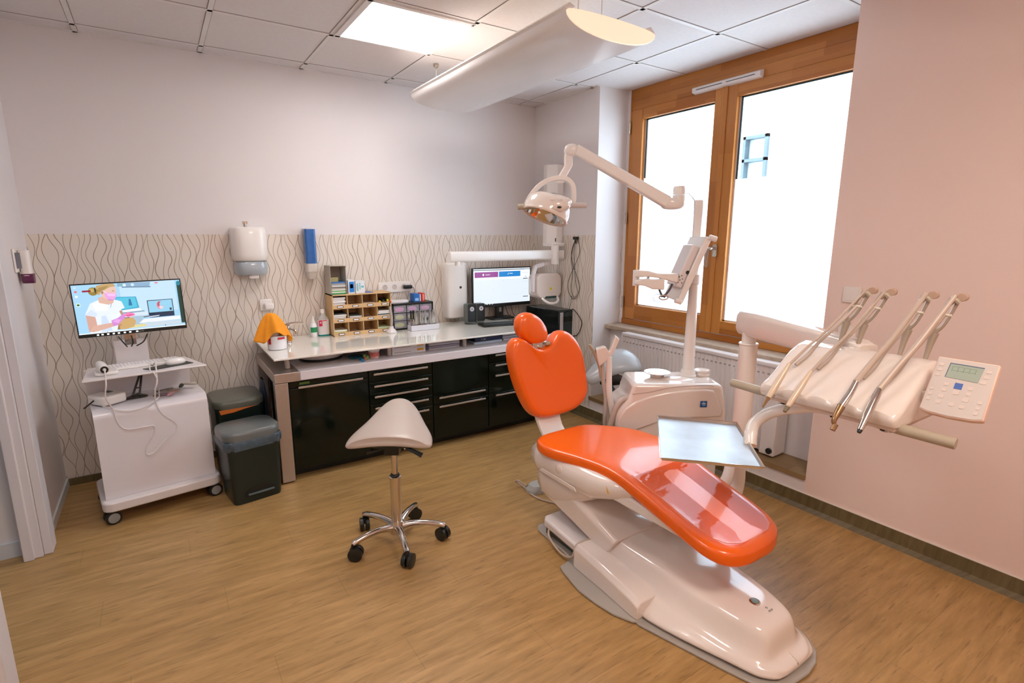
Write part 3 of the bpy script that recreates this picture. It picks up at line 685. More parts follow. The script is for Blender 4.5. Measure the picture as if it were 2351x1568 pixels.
smallbox('red_carton', 'small red carton standing on the black drawer unit beside the blue one', -1.198, -1.170, -.14, -.06, ZG+DH+.0005, .064, (214, 40, 40), ((.25, .75, .1, .9, (240, 150, 130)),))
tag(obj('white_carton_edge', B().box(-1.213, -1.200, -.13, -.06, ZG+DH+.0005, ZG+DH+.058), PAPER, bev=.001), 'narrow white carton squeezed between the blue and red cartons', 'box')
# curing light
cl = thing('curing_light', 'slender silver curing lamp standing in a round white charging base', 'curing light', (-1.505, -.26, ZG))
obj('charging_base', B().lathe([(.038, 0), (.040, .008), (.030, .022), (.016, .034), (.016, .05), (0, .05)], (-1.505, -.26, ZG)), WHITEM, cl)
obj('wand', B().tube([(-1.505, -.26, ZG+.045), (-1.503, -.262, ZG+.12), (-1.512, -.262, ZG+.20)], [.011, .0125, .009], sm=5), ALU, cl)
obj('light_tip', B().tube([(-1.512, -.262, ZG+.198), (-1.513, -.262, ZG+.22), (-1.506, -.265, ZG+.235)], [.005, .004, .004], sm=4), RUBBER, cl)
obj('orange_guard', B().lathe([(.006, 0), (.010, .004), (.010, .008), (0, .01)], (-1.508, -.265, ZG+.232), (.3, 0, 1)), mat('guard_orange', (236, 70, 20), .3), cl)
# instrument rack
ir = thing('instrument_rack', 'white instrument rack standing before the clear drawer unit on the glass shelf', 'rack', (-1.24, -.26, ZG))
b = B(); b.box(-1.365, -1.125, -.30, -.29, ZG, ZG+.042); b.box(-1.365, -1.125, -.235, -.225, ZG, ZG+.034); b.box(-1.365, -1.125, -.30, -.225, ZG, ZG+.004); b.box(-1.365, -1.360, -.30, -.225, ZG, ZG+.042); b.box(-1.13, -1.125, -.30, -.225, ZG, ZG+.042)
obj('rack_body', b, mat('rack_white', (232, 230, 236), .25, alpha=.85, var=0), ir, bev=.002)
NI = 14
for i in range(NI):
    x = -1.345+.2*i/(NI-1); lean = random.uniform(-.010, .012); hgt = random.uniform(.13, .168)
    y = -.262+random.uniform(-.012, .012)
    b = B()
    if i in (0, 1):
        b.tube([(x, y, ZG+.005), (x+lean*.5, y, ZG+hgt*.95)], .0055, 8); b.mi = 1; b.tube([(x+lean*.3, y, ZG+.09), (x+lean*.5, y, ZG+hgt*.95)], .007, 8)
    else:
        b.tube([(x, y, ZG+.005), (x+lean*.6, y, ZG+.09), (x+lean, y, ZG+hgt-.02), (x+lean+.008, y, ZG+hgt)], [.0035, .0042, .0028, .0014], 7, 3)
        b.tube([(x+.0065, y, ZG+.005), (x+.006+lean*.6, y, ZG+.09), (x+.004+lean, y, ZG+hgt-.02)], [.003, .0035, .002], 7, 3)
    tag(obj('hand_instrument', b, [STEEL, BLACKP]), ('first', 'second', 'third', 'fourth', 'fifth', 'sixth', 'seventh', 'eighth', 'ninth', 'tenth', 'eleventh', 'twelfth', 'thirteenth', 'rightmost')[i]+(' white gripped' if i < 2 else ' steel')+' hand instrument from the left in the white rack', 'instrument', 'black gripped instruments in the rack' if i < 2 else 'steel instruments in the rack')
# wall items ------------------------------------------------------
pd = thing('paper_towel_dispenser', 'large white wall paper towel dispenser with translucent grey lower half', 'dispenser', (-2.395, 0, 1.24))
def dome(x, z0, z1, w_, d, e=3.2, n=26, y0=0):
    secs = []
    for z, k in ((z0, .90), (z0+.015, .97), (z0+.04, 1), (z1-.03, 1), (z1-.01, .96), (z1, .86)):
        s_ = [(x+p[0]*k, min(y0-.0005, y0+p[1]*k), z) for p in superel(0, 0, w_/2, d, e, n)]
        secs.append(s_)
    return secs
obj('cover', B().loft(dome(-2.395, 1.352, 1.572, .225, .135)), WHITEP, pd)
obj('translucent_bin', B().loft(dome(-2.395, 1.258, 1.351, .21, .125)), mat('smoky_clear', (172, 180, 186), .15, coat=.5, var=0), pd)
obj('outlet', B().box(-2.42, -2.36, -.10, -.03, 1.232, 1.258), WHITEP, pd, bev=.006)
obj('lock', B().cyl((-2.41, -.05, 1.573), (-2.41, -.05, 1.60), .010).box(-2.425, -2.395, -.056, -.044, 1.592, 1.61), STEEL, pd)
gd = thing('cup_dispenser', 'tall narrow blue translucent cup dispenser with a frosted lower end on the wall', 'dispenser', (-2.01, 0, 1.21))
obj('blue_tube', B().loft([[(x, y, z) for x, y in rrect(.075, .085, .016, cx=-2.006, cy=-.046)] for z in (1.322, 1.563)]), mat('blue_translucent', (36, 104, 176), .12, coat=.6, alpha=.9, var=.1, vs=20), gd, bev=.002)
obj('inner_stack', B().cyl((-2.006, -.046, 1.33), (-2.006, -.046, 1.55), .028), mat('deep_blue', (20, 60, 130), .4), gd)
obj('lower_cup', B().loft([[(x, y, z) for x, y in rrect(.078*k, .085*k, .018*k, cx=-2.004, cy=-.046)] for z, k in ((1.212, .6), (1.225, .72), (1.262, .86), (1.264, .98), (1.322, 1.0))]), mat('frosted_white', (222, 214, 206), .25, alpha=.88, var=0), gd)
obj('wall_bracket', B().box(-2.04, -1.97, -.006, -.0005, 1.24, 1.57), WHITEM, gd)
sd = thing('tall_white_dispenser', 'tall plain white wall dispenser with a small dark keyhole beside the computer screen', 'dispenser', (-.852, 0, .81))
b = B(); secs = []
for z, k, kd in ((.835, .80, .85), (.846, .92, 1), (.875, .98, 1), (1.0, 1.0, 1), (1.25, 1, 1), (1.285, .97, 1), (1.30, .86, .85)):
    secs.append([(-.852+p[0]*k, min(-.0005, p[1]*kd), z) for p in superel(0, 0, .102, .105, 5, 28)])
obj('body', b.loft(secs), WHITEP, sd)
obj('keyhole', B().lathe([(.011, 0), (.011, .002), (.004, .002), (0, .0015)], (-.830, -.104, 1.095), (0, -1, 0)), BLACKP, sd)
so = thing('wall_socket_strip', 'white wall strip of three power sockets above the black drawer unit', 'socket', (-1.36, 0, 1.12))
obj('cover_plate', B().prism([(x, -.0005, z) for x, z in rrect(.265, .082, .008, cx=-1.37, cy=1.118)], (0, -.010, 0)), WHITEP, so, bev=.002)
for x in (-1.45, -1.372, -1.294):
    h = obj('socket_insert', B().lathe([(.021, 0), (.021, .0005), (.0175, .0005), (.017, -.006), (0, -.006)], (x, -.011, 1.118), (0, -1, 0)), mat('socket_inner', (206, 196, 190), .4), so)
    obj('earth_pin', B().cyl((x, -.006, 1.13), (x, -.014, 1.13), .0022, n=8), STEEL, h)
pg = thing('black_power_plug', 'black plug adapter in the right hand socket with a thin cable hanging down', 'plug', (-1.27, -.03, 1.1))
obj('plug_body', B().box(-1.305, -1.235, -.052, -.012, 1.102, 1.13), BLACKP, pg, bev=.008)
obj('cable', B().tube([(-1.236, -.03, 1.115), (-1.215, -.03, 1.10), (-1.212, -.032, 1.05), (-1.222, -.04, 1.01)], .0022, 6, 6), BLACKP, pg)
wk = thing('wall_socket', 'single white wall socket with a plugged white adapter above the towel', 'socket', (-2.32, 0, 1.04))
obj('cover_plate', B().box(-2.36, -2.28, -.012, -.0005, 1.0, 1.08), WHITEP, wk, bev=.006)
obj('adapter', B().box(-2.335, -2.275, -.06, -.012, 1.01, 1.055), WHITEP, wk, bev=.01)
# desktop monitor -------------------------------------------------
def screen_mat(nm, s):
    m = bpy.data.materials.new(nm); m.use_nodes = True; nt = m.node_tree; b_ = nt.nodes['Principled BSDF']
    a = nt.nodes.new('ShaderNodeVertexColor'); a.layer_name = 'Col'; nt.links.new(a.outputs[0], b_.inputs['Emission Color']); b_.inputs['Emission Strength'].default_value = s
    b_.inputs['Base Color'].default_value = (.02, .02, .02, 1); b_.inputs['Roughness'].default_value = .25; return m
SCR = screen_mat('lit_screen', .62)
def picture(nm, o, U, V, polys, par, step=.00012):
    """coloured shapes shown on a lit display; later shapes lie on earlier ones"""
    o, U, V = Vector(o), Vector(U), Vector(V); N = U.cross(V).normalized()
    bm = bmesh.new(); cl_ = bm.loops.layers.float_color.new('Col')
    for i, (c, pts) in enumerate(polys):
        vs = [bm.verts.new(o+U*p[0]+V*p[1]+N*(step*i)-ORG[par.name]) for p in pts]
        f = bm.faces.new(vs)
        if f.normal.dot(N) < 0: pass
        for l in f.loops: l[cl_] = lin(c)+(1,)
    me = bpy.data.meshes.new(nm); bmesh.ops.triangulate(bm, faces=bm.faces); bm.to_mesh(me); bm.free(); me.materials.append(SCR)
    ob = bpy.data.objects.new(nm, me); C.objects.link(ob); ob.parent = par; ORG[ob.name] = ORG[par.name]; return ob
def R_(x0, x1, y0, y1): return [(x0, y0), (x1, y0), (x1, y1), (x0, y1)]
def ell(cx, cy, a, b_, n=20, t=0): return [(cx+a*math.cos(k*2*math.pi/n)*math.cos(t)-b_*math.sin(k*2*math.pi/n)*math.sin(t), cy+a*math.cos(k*2*math.pi/n)*math.sin(t)+b_*math.sin(k*2*math.pi/n)*math.cos(t)) for k in range(n)]
mo = thing('desktop_monitor', 'black desktop monitor showing a white page with purple and blue banners', 'monitor', (-.47, -.2, ZG))
MY = -.13; mx0, mx1, mz0, mz1 = -.730, -.130, .912, 1.250
b = B(); b.box(mx0, mx1, MY, MY+.022, mz0, mz1); obj('bezel', b, BLACKP, mo, bev=.002)
obj('back_shell', B().box(mx0+.08, mx1-.08, MY+.022, MY+.045, mz0+.05, mz1-.05), BLACKP, mo, bev=.01)
obj('stand_neck', B().box(-.475, -.40, MY+.03, MY+.06, ZG+.012, 1.05), BLACKP, mo, bev=.004)
obj('stand_slot_trim', B().box(-.45, -.425, MY+.026, MY+.03, ZG+.06, ZG+.10), STEEL, mo)
obj('stand_base', B().prism([(x, y, ZG) for x, y in rrect(.24, .15, .03, cx=-.44, cy=MY+.035)], (0, 0, .014)), BLACKP, mo, bev=.004)
P = [((240, 244, 252), R_(0, 1, 0, 1)), ((60, 80, 96), R_(0, 1, .955, .975)), ((226, 236, 246), R_(0, .98, .03, .70)), ((150, 60, 140), R_(.02, .42, .765, .915)), ((20, 130, 205), R_(.435, .82, .765, .915)),
     ((240, 230, 240), R_(.20, .28, .83, .845)), ((250, 245, 250), ell(.165, .84, .014, .03)), ((240, 248, 255), R_(.62, .68, .845, .86)), ((255, 255, 255), [(.585, .84), (.595, .82), (.612, .87), (.604, .87), (.596, .84)]),
     ((60, 64, 80), R_(.87, .955, .68, .70)), ((60, 64, 80), R_(.87, .965, .16, .18)), ((20, 30, 36), R_(0, 1, 0, .022)), ((200, 210, 224), R_(.86, .96, .86, .868)), ((210, 216, 228), R_(.86, .96, .60, .606)), ((210, 216, 228), R_(.86, .96, .38, .386)), ((150, 160, 176), R_(.90, .935, .74, .755)),
     ((190, 196, 210), [(.11, .60), (.12, .62), (.125, .65), (.115, .62)]), ((190, 196, 210), R_(.31, .33, .63, .635)), ((190, 196, 210), [(.50, .65), (.52, .66), (.525, .68)]), ((196, 206, 220), R_(.12, .15, .42, .426)), ((176, 186, 200), [(.32, .41), (.325, .41), (.345, .45), (.34, .45)]),
     ((210, 216, 226), R_(.72, .75, .56, .566)), ((206, 212, 222), R_(.72, .75, .24, .246))]
for i in range(4): P.append(((226, 232, 240), R_(.17+.045*i, .19+.045*i, .004, .018)))
for i in range(5): P.append(((206, 216, 232), R_(.08+.03*i, .082+.03*i, .05, .14)))
for i in range(3): P.append(((230, 234, 240), R_(.90+.03*i, .91+.03*i, .96, .972)))
picture('screen_image', (mx0+.009, MY-.0006, mz0+.022), (mx1-mx0-.018, 0, 0), (0, 0, mz1-mz0-.031), P, mo)
kb = thing('black_keyboard', 'black keyboard lying in front of the desktop monitor on the glass shelf', 'keyboard', (-.60, -.37, ZG))
def keyboard(par, cx, cy, z, w_, d, m, mk, rot=0):
    M = Matrix.Translation((cx, cy, z)) @ Matrix.Rotation(rot, 4, 'Z')
    b = B(); b.M = M; b.prism([(x, y, 0) for x, y in rrect(w_, d, .012)], (0, 0, .012)); obj('keyboard_body', b, m, par, bev=.003)
    b = B(); b.M = M
    for r in range(5):
        n = 20; k = 0
        while k < n:
            wk_ = 6 if (r == 0 and k == 5) else 1
            x0 = -w_/2+.012+(w_-.024)*k/n; x1 = -w_/2+.012+(w_-.024)*(k+wk_)/n; y0 = -d/2+.012+(d-.022)*r/5
            if k != 15: b.box(x0+.0012, x1-.0012, y0+.0012, y0+(d-.022)/5-.0012, .0125, .0165)
            k += wk_
    o = obj('keys', b, mk, par, smooth=False); o['kind'] = 'stuff'; return M
keyboard(kb, -.60, -.40, ZG, .40, .145, BLACKP, mat('black_keys', (30, 34, 32), .45), math.radians(-8))
def speaker(x, y, lab):
    t = thing('desktop_speaker', lab, 'speaker', (x, y, ZG), 'pair of desktop speakers')
    obj('cabinet', B().box(x-.040, x+.040, y, y+.075, ZG+.004, ZG+.165), mat('speaker_silver', (110, 116, 110), .4), t, bev=.012, seg=3)
    obj('front_grille', B().prism([(x+p[0], y-.001, ZG+.092+p[1]) for p in rrect(.074, .148, .012)], (0, -.004, 0)), BLACKP, t, bev=.002)
    d = obj('driver_cone', B().lathe([(.019, 0), (.019, .003), (.013, .001), (.006, .004), (0, .005)], (x, y-.005, ZG+.125), (0, -1, 0)), mat('cone_pale', (222, 214, 220), .4), t)
    obj('dust_cap', B().lathe([(.006, 0), (.004, .003), (0, .004)], (x, y-.009, ZG+.125), (0, -1, 0)), DARKP, d)
speaker(-.800, -.235, 'small black speaker with a pale cone, left of the pair by the monitor')
speaker(-.712, -.235, 'small black speaker with a pale cone, right of the pair by the monitor')
tag(obj('speaker_cable', B().tube([(-.79, -.17, ZG+.003), (-.85, -.2, ZG+.002), (-.82, -.26, ZG+.002), (-.74, -.27, ZG+.002), (-.68, -.25, ZG+.003)], .002, 6, 6), BLACKP), 'thin dark cable curling on the glass shelf beside the speakers', 'cable')
tag(obj('monitor_cable', B().tube([(-.38, MY+.06, .96), (-.35, -.06, .88), (-.32, -.06, .82), (-.30, -.08, ZG+.003)], .003, 6, 6), BLACKP), 'black cable running down behind the desktop monitor, nearer its stand', 'cable')
tag(obj('monitor_cable', B().tube([(-.31, MY+.06, .97), (-.29, -.05, .90), (-.27, -.05, .83), (-.26, -.07, .803)], .003, 6, 6), BLACKP), 'black cable running down behind the desktop monitor, farther from its stand', 'cable')
b = B(); b.prism([(x, y, ZG) for x, y in rrect(.075, .12, .012, cx=-.52, cy=-.50)], (0, 0, .012)); tag(obj('card_reader', b, BLACKP, bev=.003), 'small black card reader lying at the front edge below the keyboard', 'card reader')
# PC tower and its stand
t = thing('pc_tower', 'black computer tower with silver front strip standing in the corner', 'computer', (-.07, -.36, .43))
MT = Matrix.Translation((-.075, -.36, 0)) @ Matrix.Rotation(math.radians(6), 4, 'Z')
def mb(*a):
    b = B(); b.M = MT; b.box(*a); return b
obj('case', mb(-.095, .095, -.2, .22, .432, .902), mat('pc_case', (14, 20, 18), .25, coat=.3), t, bev=.006)
obj('front_panel', mb(-.094, .094, -.214, -.2, .434, .90), mat('pc_front', (22, 46, 50), .2, coat=.4), t, bev=.006)
obj('silver_strip', mb(-.094, -.060, -.220, -.213, .45, .885), mat('strip_silver', (170, 162, 160), .4), t, bev=.002)
obj('side_trim', mb(.086, .094, -.220, -.213, .45, .885), mat('strip_silver', (170, 162, 160), .4), t)
obj('drive_bay', mb(-.05, .08, -.2155, -.2145, .80, .845), BLACKG, t)
obj('power_button', B().lathe([(.010, 0), (.010, .003), (0, .004)], MT @ Vector((.07, -.2145, .68)), MT.to_3x3() @ Vector((0, -1, 0))), mat('button_blue', (90, 160, 210), .3), t)
obj('front_usb_adapter', mb(.01, .03, -.245, -.215, .60, .64).box(.0, .05, -.235, -.215, .585, .60), STEEL, t)
t = thing('tower_stand', 'low black pedestal with grey front standing under the computer tower', 'pedestal', (-.07, -.36, 0))
obj('pedestal_body', mb(-.10, .098, -.2, .2, .012, .430), BLACKP, t, bev=.004)
obj('pedestal_front', mb(-.098, .096, -.212, -.2, .03, .428), mat('pedestal_grey', (126, 130, 128), .4), t, bev=.004)
for x in (-.08, .08): obj('foot', mb(x-.015, x+.015, -.2, -.17, 0, .013), RUBBER, t)
tag(obj('looped_usb_cable', B().tube([(-.03, -.60, .885), (.0, -.57, .905), (-.006, -.64, .87), (-.006, -.70, .80), (-.012, -.66, .70), (-.01, -.585, .67)], .0035, 8, 8), BLACKP), 'thick black cable looping from the top to the front of the computer tower', 'cable')
# hanging cable coil on right wall
def wallpt(y, z, d=.012): return (-d, y, z)
b = B()
b.tube([wallpt(-.61, 1.50), wallpt(-.57, 1.44), wallpt(-.55, 1.36), wallpt(-.585, 1.26), wallpt(-.63, 1.19, .014), wallpt(-.665, 1.10), wallpt(-.64, 1.02), wallpt(-.585, .995), wallpt(-.53, 1.04), wallpt(-.515, 1.12), wallpt(-.55, 1.20), wallpt(-.62, 1.30, .018), wallpt(-.655, 1.38), wallpt(-.645, 1.46), wallpt(-.612, 1.50)], .0022, 6, 6)
b.tube([wallpt(-.608, 1.495, .016), wallpt(-.59, 1.40, .016), wallpt(-.60, 1.28, .016), wallpt(-.62, 1.14, .016), wallpt(-.645, 1.05, .016), wallpt(-.60, 1.01, .016), wallpt(-.565, 1.08, .016), wallpt(-.575, 1.22, .016), wallpt(-.555, 1.35, .016), wallpt(-.60, 1.49, .016)], .0022, 6, 6)
b.tube([wallpt(-.57, 1.02), wallpt(-.55, .93), wallpt(-.53, .88)], .0018, 6, 4)
ck = thing('hanging_cable_coil', 'thin black cable wound in a long loop hanging on the corner wall', 'cable', (0, -.61, 1.5))
obj('coil', b, BLACKP, ck); obj('plug', B().box(-.035, -.001, -.63, -.59, 1.488, 1.512).cyl((-.02, -.61, 1.488), (-.02, -.612, 1.455), .007), BLACKP, ck, bev=.003)
# ================================================================ CART WITH SCREEN
cart = thing('mobile_cart', 'white mobile equipment cart on castors with keyboard shelf and wall side monitor column', 'cart', (-3.02, -.66, 0))
CM = Matrix.Translation((-3.025, -.655, 0)) @ Matrix.Rotation(math.radians(8), 4, 'Z')
def cbx(u0, u1, d0, d1, z0, z1, b=None):
    b = b or B(); b.M = CM; b.box(u0, u1, d0, d1, z0, z1); return b
b = B(); b.M = CM; b.prism([(x, y, .078) for x, y in rrect(.565, .42, .05, cx=0, cy=.16)], (0, 0, .052)); obj('base_plate', b, WHITEM, cart, bev=.008, seg=3)
b = B(); b.M = CM
pr = [(.005, .131)]+[(.005+.05-.05*math.cos(a), .575+.05*math.sin(a)) for a in [math.radians(90*k/6) for k in range(7)]]+[(.30, .63), (.30, .615), (.06, .61), (.02, .57), (.02, .131)]
b.prism([(-.262, d, z) for d, z in pr], (.524, 0, 0)); obj('front_cover', b, mat('cart_white', (224, 218, 220), .3, coat=.3, var=.01), cart)
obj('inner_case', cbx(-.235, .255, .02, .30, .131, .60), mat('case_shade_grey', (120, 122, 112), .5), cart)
obj('back_panel', cbx(-.262, .235, .285, .30, .61, .79), WHITEM, cart, bev=.004)
b = B(); b.M = CM; b.prism([(-.285, -.02, .786), (.275, -.02, .786), (.225, .31, .786), (-.245, .31, .786)], (0, 0, .010)); obj('keyboard_shelf', b, WHITEM, cart, bev=.004)
obj('monitor_column', cbx(-.11, .05, .325, .345, .62, .935), WHITEM, cart, bev=.004)
b = B(); b.M = CM; b.bar((-.03, .335, .90), (-.03, .335, 1.08), .055, .02, (0, 1, 0)); b.box(-.06, 0, .300, .325, 1.03, 1.09); obj('monitor_mount', b, STEEL, cart)
def castor(x, y, par, r=.037, dirv=(1, 0, 0), m1=DARKP):
    c = obj('castor', B().box(x-.012, x+.012, y-.012, y+.012, r*1.2, .079), DARKP, par)
    for s in (-1, 1):
        d = Vector(dirv).normalized(); p = Vector((x, y, r))+Vector((-d.y, d.x, 0))*0+d*0
        ax = Vector((-d.y, d.x, 0)); a0 = p+ax*(.006 if s > 0 else -.028)
        obj('wheel', B().lathe([(r*.6, 0), (r, .003), (r, .019), (r*.6, .022)], a0, ax, 24), RUBBER, c)
    obj('wheel_cap', B().lathe([(r*.72, 0), (r*.72, .002), (r*.5, .004), (0, .004)], p-ax*.028, -ax, 24), mat('cap_grey', (150, 150, 146), .4), c)
    return c
for u, d in ((-.245, .0), (.245, .0), (-.245, .30), (.245, .30)):
    p = CM @ Vector((u, d, 0)); castor(p.x, p.y, cart, dirv=(.95, .3, 0))
def c3(u, d, z): return tuple(CM @ Vector((u, d, z)))
# monitor on cart
SM = Matrix.Translation((-3.07, -.40, 0)) @ Matrix.Rotation(math.radians(1.5), 4, 'Z')
dm = thing('cart_monitor', 'wide black monitor above the white cart showing a masked nurse picture', 'monitor', (-3.07, -.4, .97))
ORI = SM @ Vector((-.252, -.001, .968)); UX = (SM.to_3x3() @ Vector((1, 0, 0))); rollv = math.radians(1.2)
RZ = Matrix.Rotation(-rollv, 3, SM.to_3x3() @ Vector((0, 1, 0))); U_ = RZ @ UX; V_ = RZ @ Vector((0, 0, 1)); N_ = U_.cross(V_)
def slab(u0, u1, v0, v1, n0, n1):
    return B().prism([ORI+U_*u+V_*v+N_*n0 for u, v in ((u0, v0), (u1, v0), (u1, v1), (u0, v1))], N_*(n1-n0))
W_, H_ = .505, .292
obj('bezel', slab(0, W_, 0, H_, -.018, 0), BLACKP, dm, bev=.002)
obj('back_shell', slab(.08, W_-.08, .04, H_-.04, -.045, -.018), BLACKP, dm, bev=.01)
sk = (150, 205, 245); P = [((168, 214, 246), R_(0, 1, 0, 1)), ((196, 226, 248), R_(.42, .95, .35, 1)), ((140, 176, 206), [(.40, .93), (.70, .90), (.715, .99), (.41, 1)]), ((112, 144, 170), [(.44, .90), (.71, .875), (.715, .90), (.45, .925)]), ((214, 236, 250), ell(.47, .95, .016, .03)), ((206, 232, 248), ell(.545, .95, .016, .03)), ((120, 190, 170), ell(.44, .965, .01, .02)),
     ((60, 170, 205), [(.355, .72), (.56, .70), (.575, .46), (.40, .43)]), ((90, 196, 224), [(.37, .70), (.55, .685), (.56, .48), (.41, .45)]), ((40, 120, 170), [(.49, .66), (.505, .66), (.515, .52), (.48, .52)]),
     ((236, 242, 248), [(.41, .43), (.58, .45), (.60, .40), (.43, .37)]), ((214, 228, 240), [(.33, .36), (.66, .36), (.64, .29), (.36, .27)]), ((120, 150, 170), [(.42, .385), (.62, .395), (.62, .375), (.42, .36)]), ((170, 194, 214), [(.50, .29), (.60, .29), (.58, .08), (.50, .10)]),
     ((30, 50, 70), [(.655, .60), (.905, .60), (.905, .29), (.655, .30)]), ((150, 208, 236), [(.663, .585), (.897, .588), (.897, .335), (.663, .335)]), ((226, 150, 170), ell(.775, .48, .034, .085)), ((190, 90, 110), ell(.772, .50, .022, .06)), ((240, 210, 220), ell(.785, .44, .02, .04)), ((150, 208, 236), ell(.79, .50, .018, .05)), ((40, 60, 90), R_(.865, .885, .36, .41)),
     ((24, 50, 80), [(.655, .31), (.905, .30), (.905, .23), (.66, .23)]), ((236, 240, 244), [(.55, .13), (.96, .14), (.96, .22), (.60, .21)]), ((220, 230, 240), [(.66, .26), (.76, .27), (.75, .25), (.66, .24)]), ((200, 216, 228), [(.42, .04), (.96, .04), (.96, .12), (.62, .14)]),
     ((224, 214, 150), [(.42, .04), (.62, .06), (.60, .11), (.44, .10)]), ((120, 120, 124), [(.60, .27), (.655, .28), (.655, .25), (.60, .24)]),
     # patient
     ((206, 168, 110), [(.30, .05), (.34, .20), (.42, .27), (.50, .27), (.525, .18), (.50, .07), (.42, .03)]), ((156, 120, 60), [(.30, .04), (.32, .17), (.36, .17), (.37, .04)]), ((190, 140, 110), ell(.375, .13, .012, .025)), ((90, 60, 40), R_(.42, .47, .262, .275)),
     # nurse
     ((232, 240, 250), [(.10, .02), (.125, .30), (.08, .40), (.14, .62), (.24, .70), (.32, .70), (.42, .62), (.44, .48), (.41, .46), (.38, .30), (.34, .02)]), ((206, 222, 244), [(.20, .02), (.22, .35), (.26, .35), (.30, .02)]), ((214, 228, 246), [(.08, .40), (.17, .34), (.19, .40), (.14, .50)]), ((246, 250, 255), [(.16, .60), (.24, .67), (.30, .60), (.28, .45), (.18, .46)]), ((120, 130, 150), [(.325, .60), (.33, .60), (.315, .50), (.312, .50)]),
     ((214, 168, 152), [(.085, .39), (.165, .34), (.17, .18), (.14, .03), (.09, .05)]), ((220, 176, 158), [(.10, .06), (.14, .16), (.34, .20), (.35, .13), (.16, .04)]), ((196, 140, 120), [(.385, .42), (.405, .44), (.42, .36), (.40, .33)]),
     ((224, 182, 166), [(.215, .72), (.22, .62), (.30, .57), (.345, .60), (.36, .70), (.30, .78)]), ((232, 194, 178), [(.25, .90), (.25, .76), (.29, .68), (.35, .66), (.385, .74), (.39, .90), (.36, .97), (.28, .97)]), ((176, 130, 110), ell(.262, .84, .012, .045)),
     ((196, 164, 110), [(.20, .88), (.22, .97), (.28, 1), (.37, 1), (.39, .94), (.34, .93), (.29, .90), (.25, .84), (.235, .78), (.21, .80)]), ((170, 140, 84), [(.21, .86), (.24, .93), (.33, .96), (.30, .91), (.24, .84)]), ((150, 128, 60), ell(.182, .86, .042, .085)), ((190, 170, 100), ell(.175, .885, .024, .04)), ((40, 36, 40), [(.195, .90), (.205, .95), (.212, .88), (.203, .80)]),
     ((232, 168, 226), [(.275, .80), (.30, .82), (.385, .80), (.385, .74), (.36, .66), (.32, .655), (.29, .70)]), ((244, 196, 240), [(.30, .80), (.38, .79), (.37, .74), (.31, .75)]), ((200, 130, 200), [(.30, .69), (.36, .66), (.35, .655), (.31, .66)]), ((236, 220, 240), [(.262, .87), (.268, .87), (.305, .82), (.30, .81)]), ((80, 60, 60), R_(.352, .37, .845, .855)),
     ((214, 140, 214), [(.30, .24), (.31, .12), (.35, .13), (.42, .26), (.45, .34), (.42, .36), (.36, .28)]), ((244, 130, 180), [(.42, .32), (.46, .39), (.52, .35), (.525, .31), (.46, .28)]), ((210, 90, 150), [(.44, .32), (.50, .34), (.51, .325), (.45, .30)]), ((232, 170, 232), [(.31, .22), (.36, .17), (.39, .24), (.35, .26)]), ((236, 244, 244), [(.29, .35), (.38, .37), (.39, .33), (.33, .30)]),
     # desktop marks
     ((20, 60, 50), R_(.965, 1, .06, .92)), ((24, 130, 150), ell(.985, .93, .022, .05)), ((12, 34, 28), R_(0, 1, 0, .0)) if False else ((150, 24, 60), R_(.09, .165, .855, .89)), ((226, 90, 90), R_(.755, .785, .955, .975)), ((190, 220, 240), R_(.745, .795, .925, .94)),
     ((226, 110, 120), ell(.035, .87, .013, .02)), ((236, 246, 252), ell(.035, .775, .013, .024)), ((206, 226, 240), ell(.032, .95, .012, .02)), ((224, 236, 228), R_(.022, .055, .57, .64)), ((30, 120, 40), ell(.038, .605, .012, .02)), ((236, 242, 250), R_(0, 1, 0, .022)), ((20, 44, 36), ell(.25, .012, .004, .008, 10)), ((20, 44, 36), ell(.80, .04, .005, .01, 10)), ((252, 252, 240), ell(.92, .0125, .006, .01, 10))]
picture('screen_image', ORI+U_*.006+V_*.020+N_*.0006, U_*(W_-.012), V_*(H_-.026), P, dm)
# taskbar marks along lower bezel
b = B()
for i, x in enumerate((.085, .105, .13, .155, .178, .205, .23, .262)): b.prism([ORI+U_*u+V_*v+N_*.0003 for u, v in ((x-.005, .006), (x+.005, .006), (x+.005, .014), (x-.005, .014))], N_*.0004)
o = obj('taskbar_marks', b, mat('lit_white', (230, 236, 240), .5, emit=(230, 236, 240), es=.6, var=0), dm); o['kind'] = 'stuff'
b = B(); text_bm(b, 'iiyama', ORI+U_*.28+V_*.010+N_*.0005, U_, V_, .011, .0003); obj('maker_mark', b, mat('pale_print', (196, 204, 200), .4), dm)
obj('control_box', slab(.395, .397, 0, .001, -.001, .001), BLACKP, dm)
for i, (u0, u1) in enumerate(((-.09, -.055), (.045, -.01), (-.03, -.035))):
    p0 = c3(u0, .245, .965); p1 = c3((u0+u1)/2+.004, .235, .925); p2 = c3(u1, .262, .90)
    tag(obj('monitor_cable', B().tube([p0, p1, p2], .0035, 6, 6), BLACKP), ['black cable curving down left of the cart monitor mount', 'black cable curving down right of the cart monitor mount', 'short black cable hanging straight down behind the cart monitor mount'][i], 'cable')
SZ = .7965
kb2 = thing('white_keyboard', 'white keyboard lying at the back of the cart shelf', 'keyboard', c3(.0, .2, SZ))
WK = mat('white_keys', (240, 234, 234), .4)
p = c3(.0, .205, 0); keyboard(kb2, p[0], p[1], SZ, .37, .115, WHITEP, WK, math.radians(10))
b = B(); b.M = CM; b.prism([(-.015, .085, SZ), (.02, .02, SZ), (.225, .07, SZ), (.195, .165, SZ)], (0, 0, .003)); tag(obj('mouse_pad', b, BLACKP), 'black mouse pad lying in front of the white keyboard', 'mouse pad')
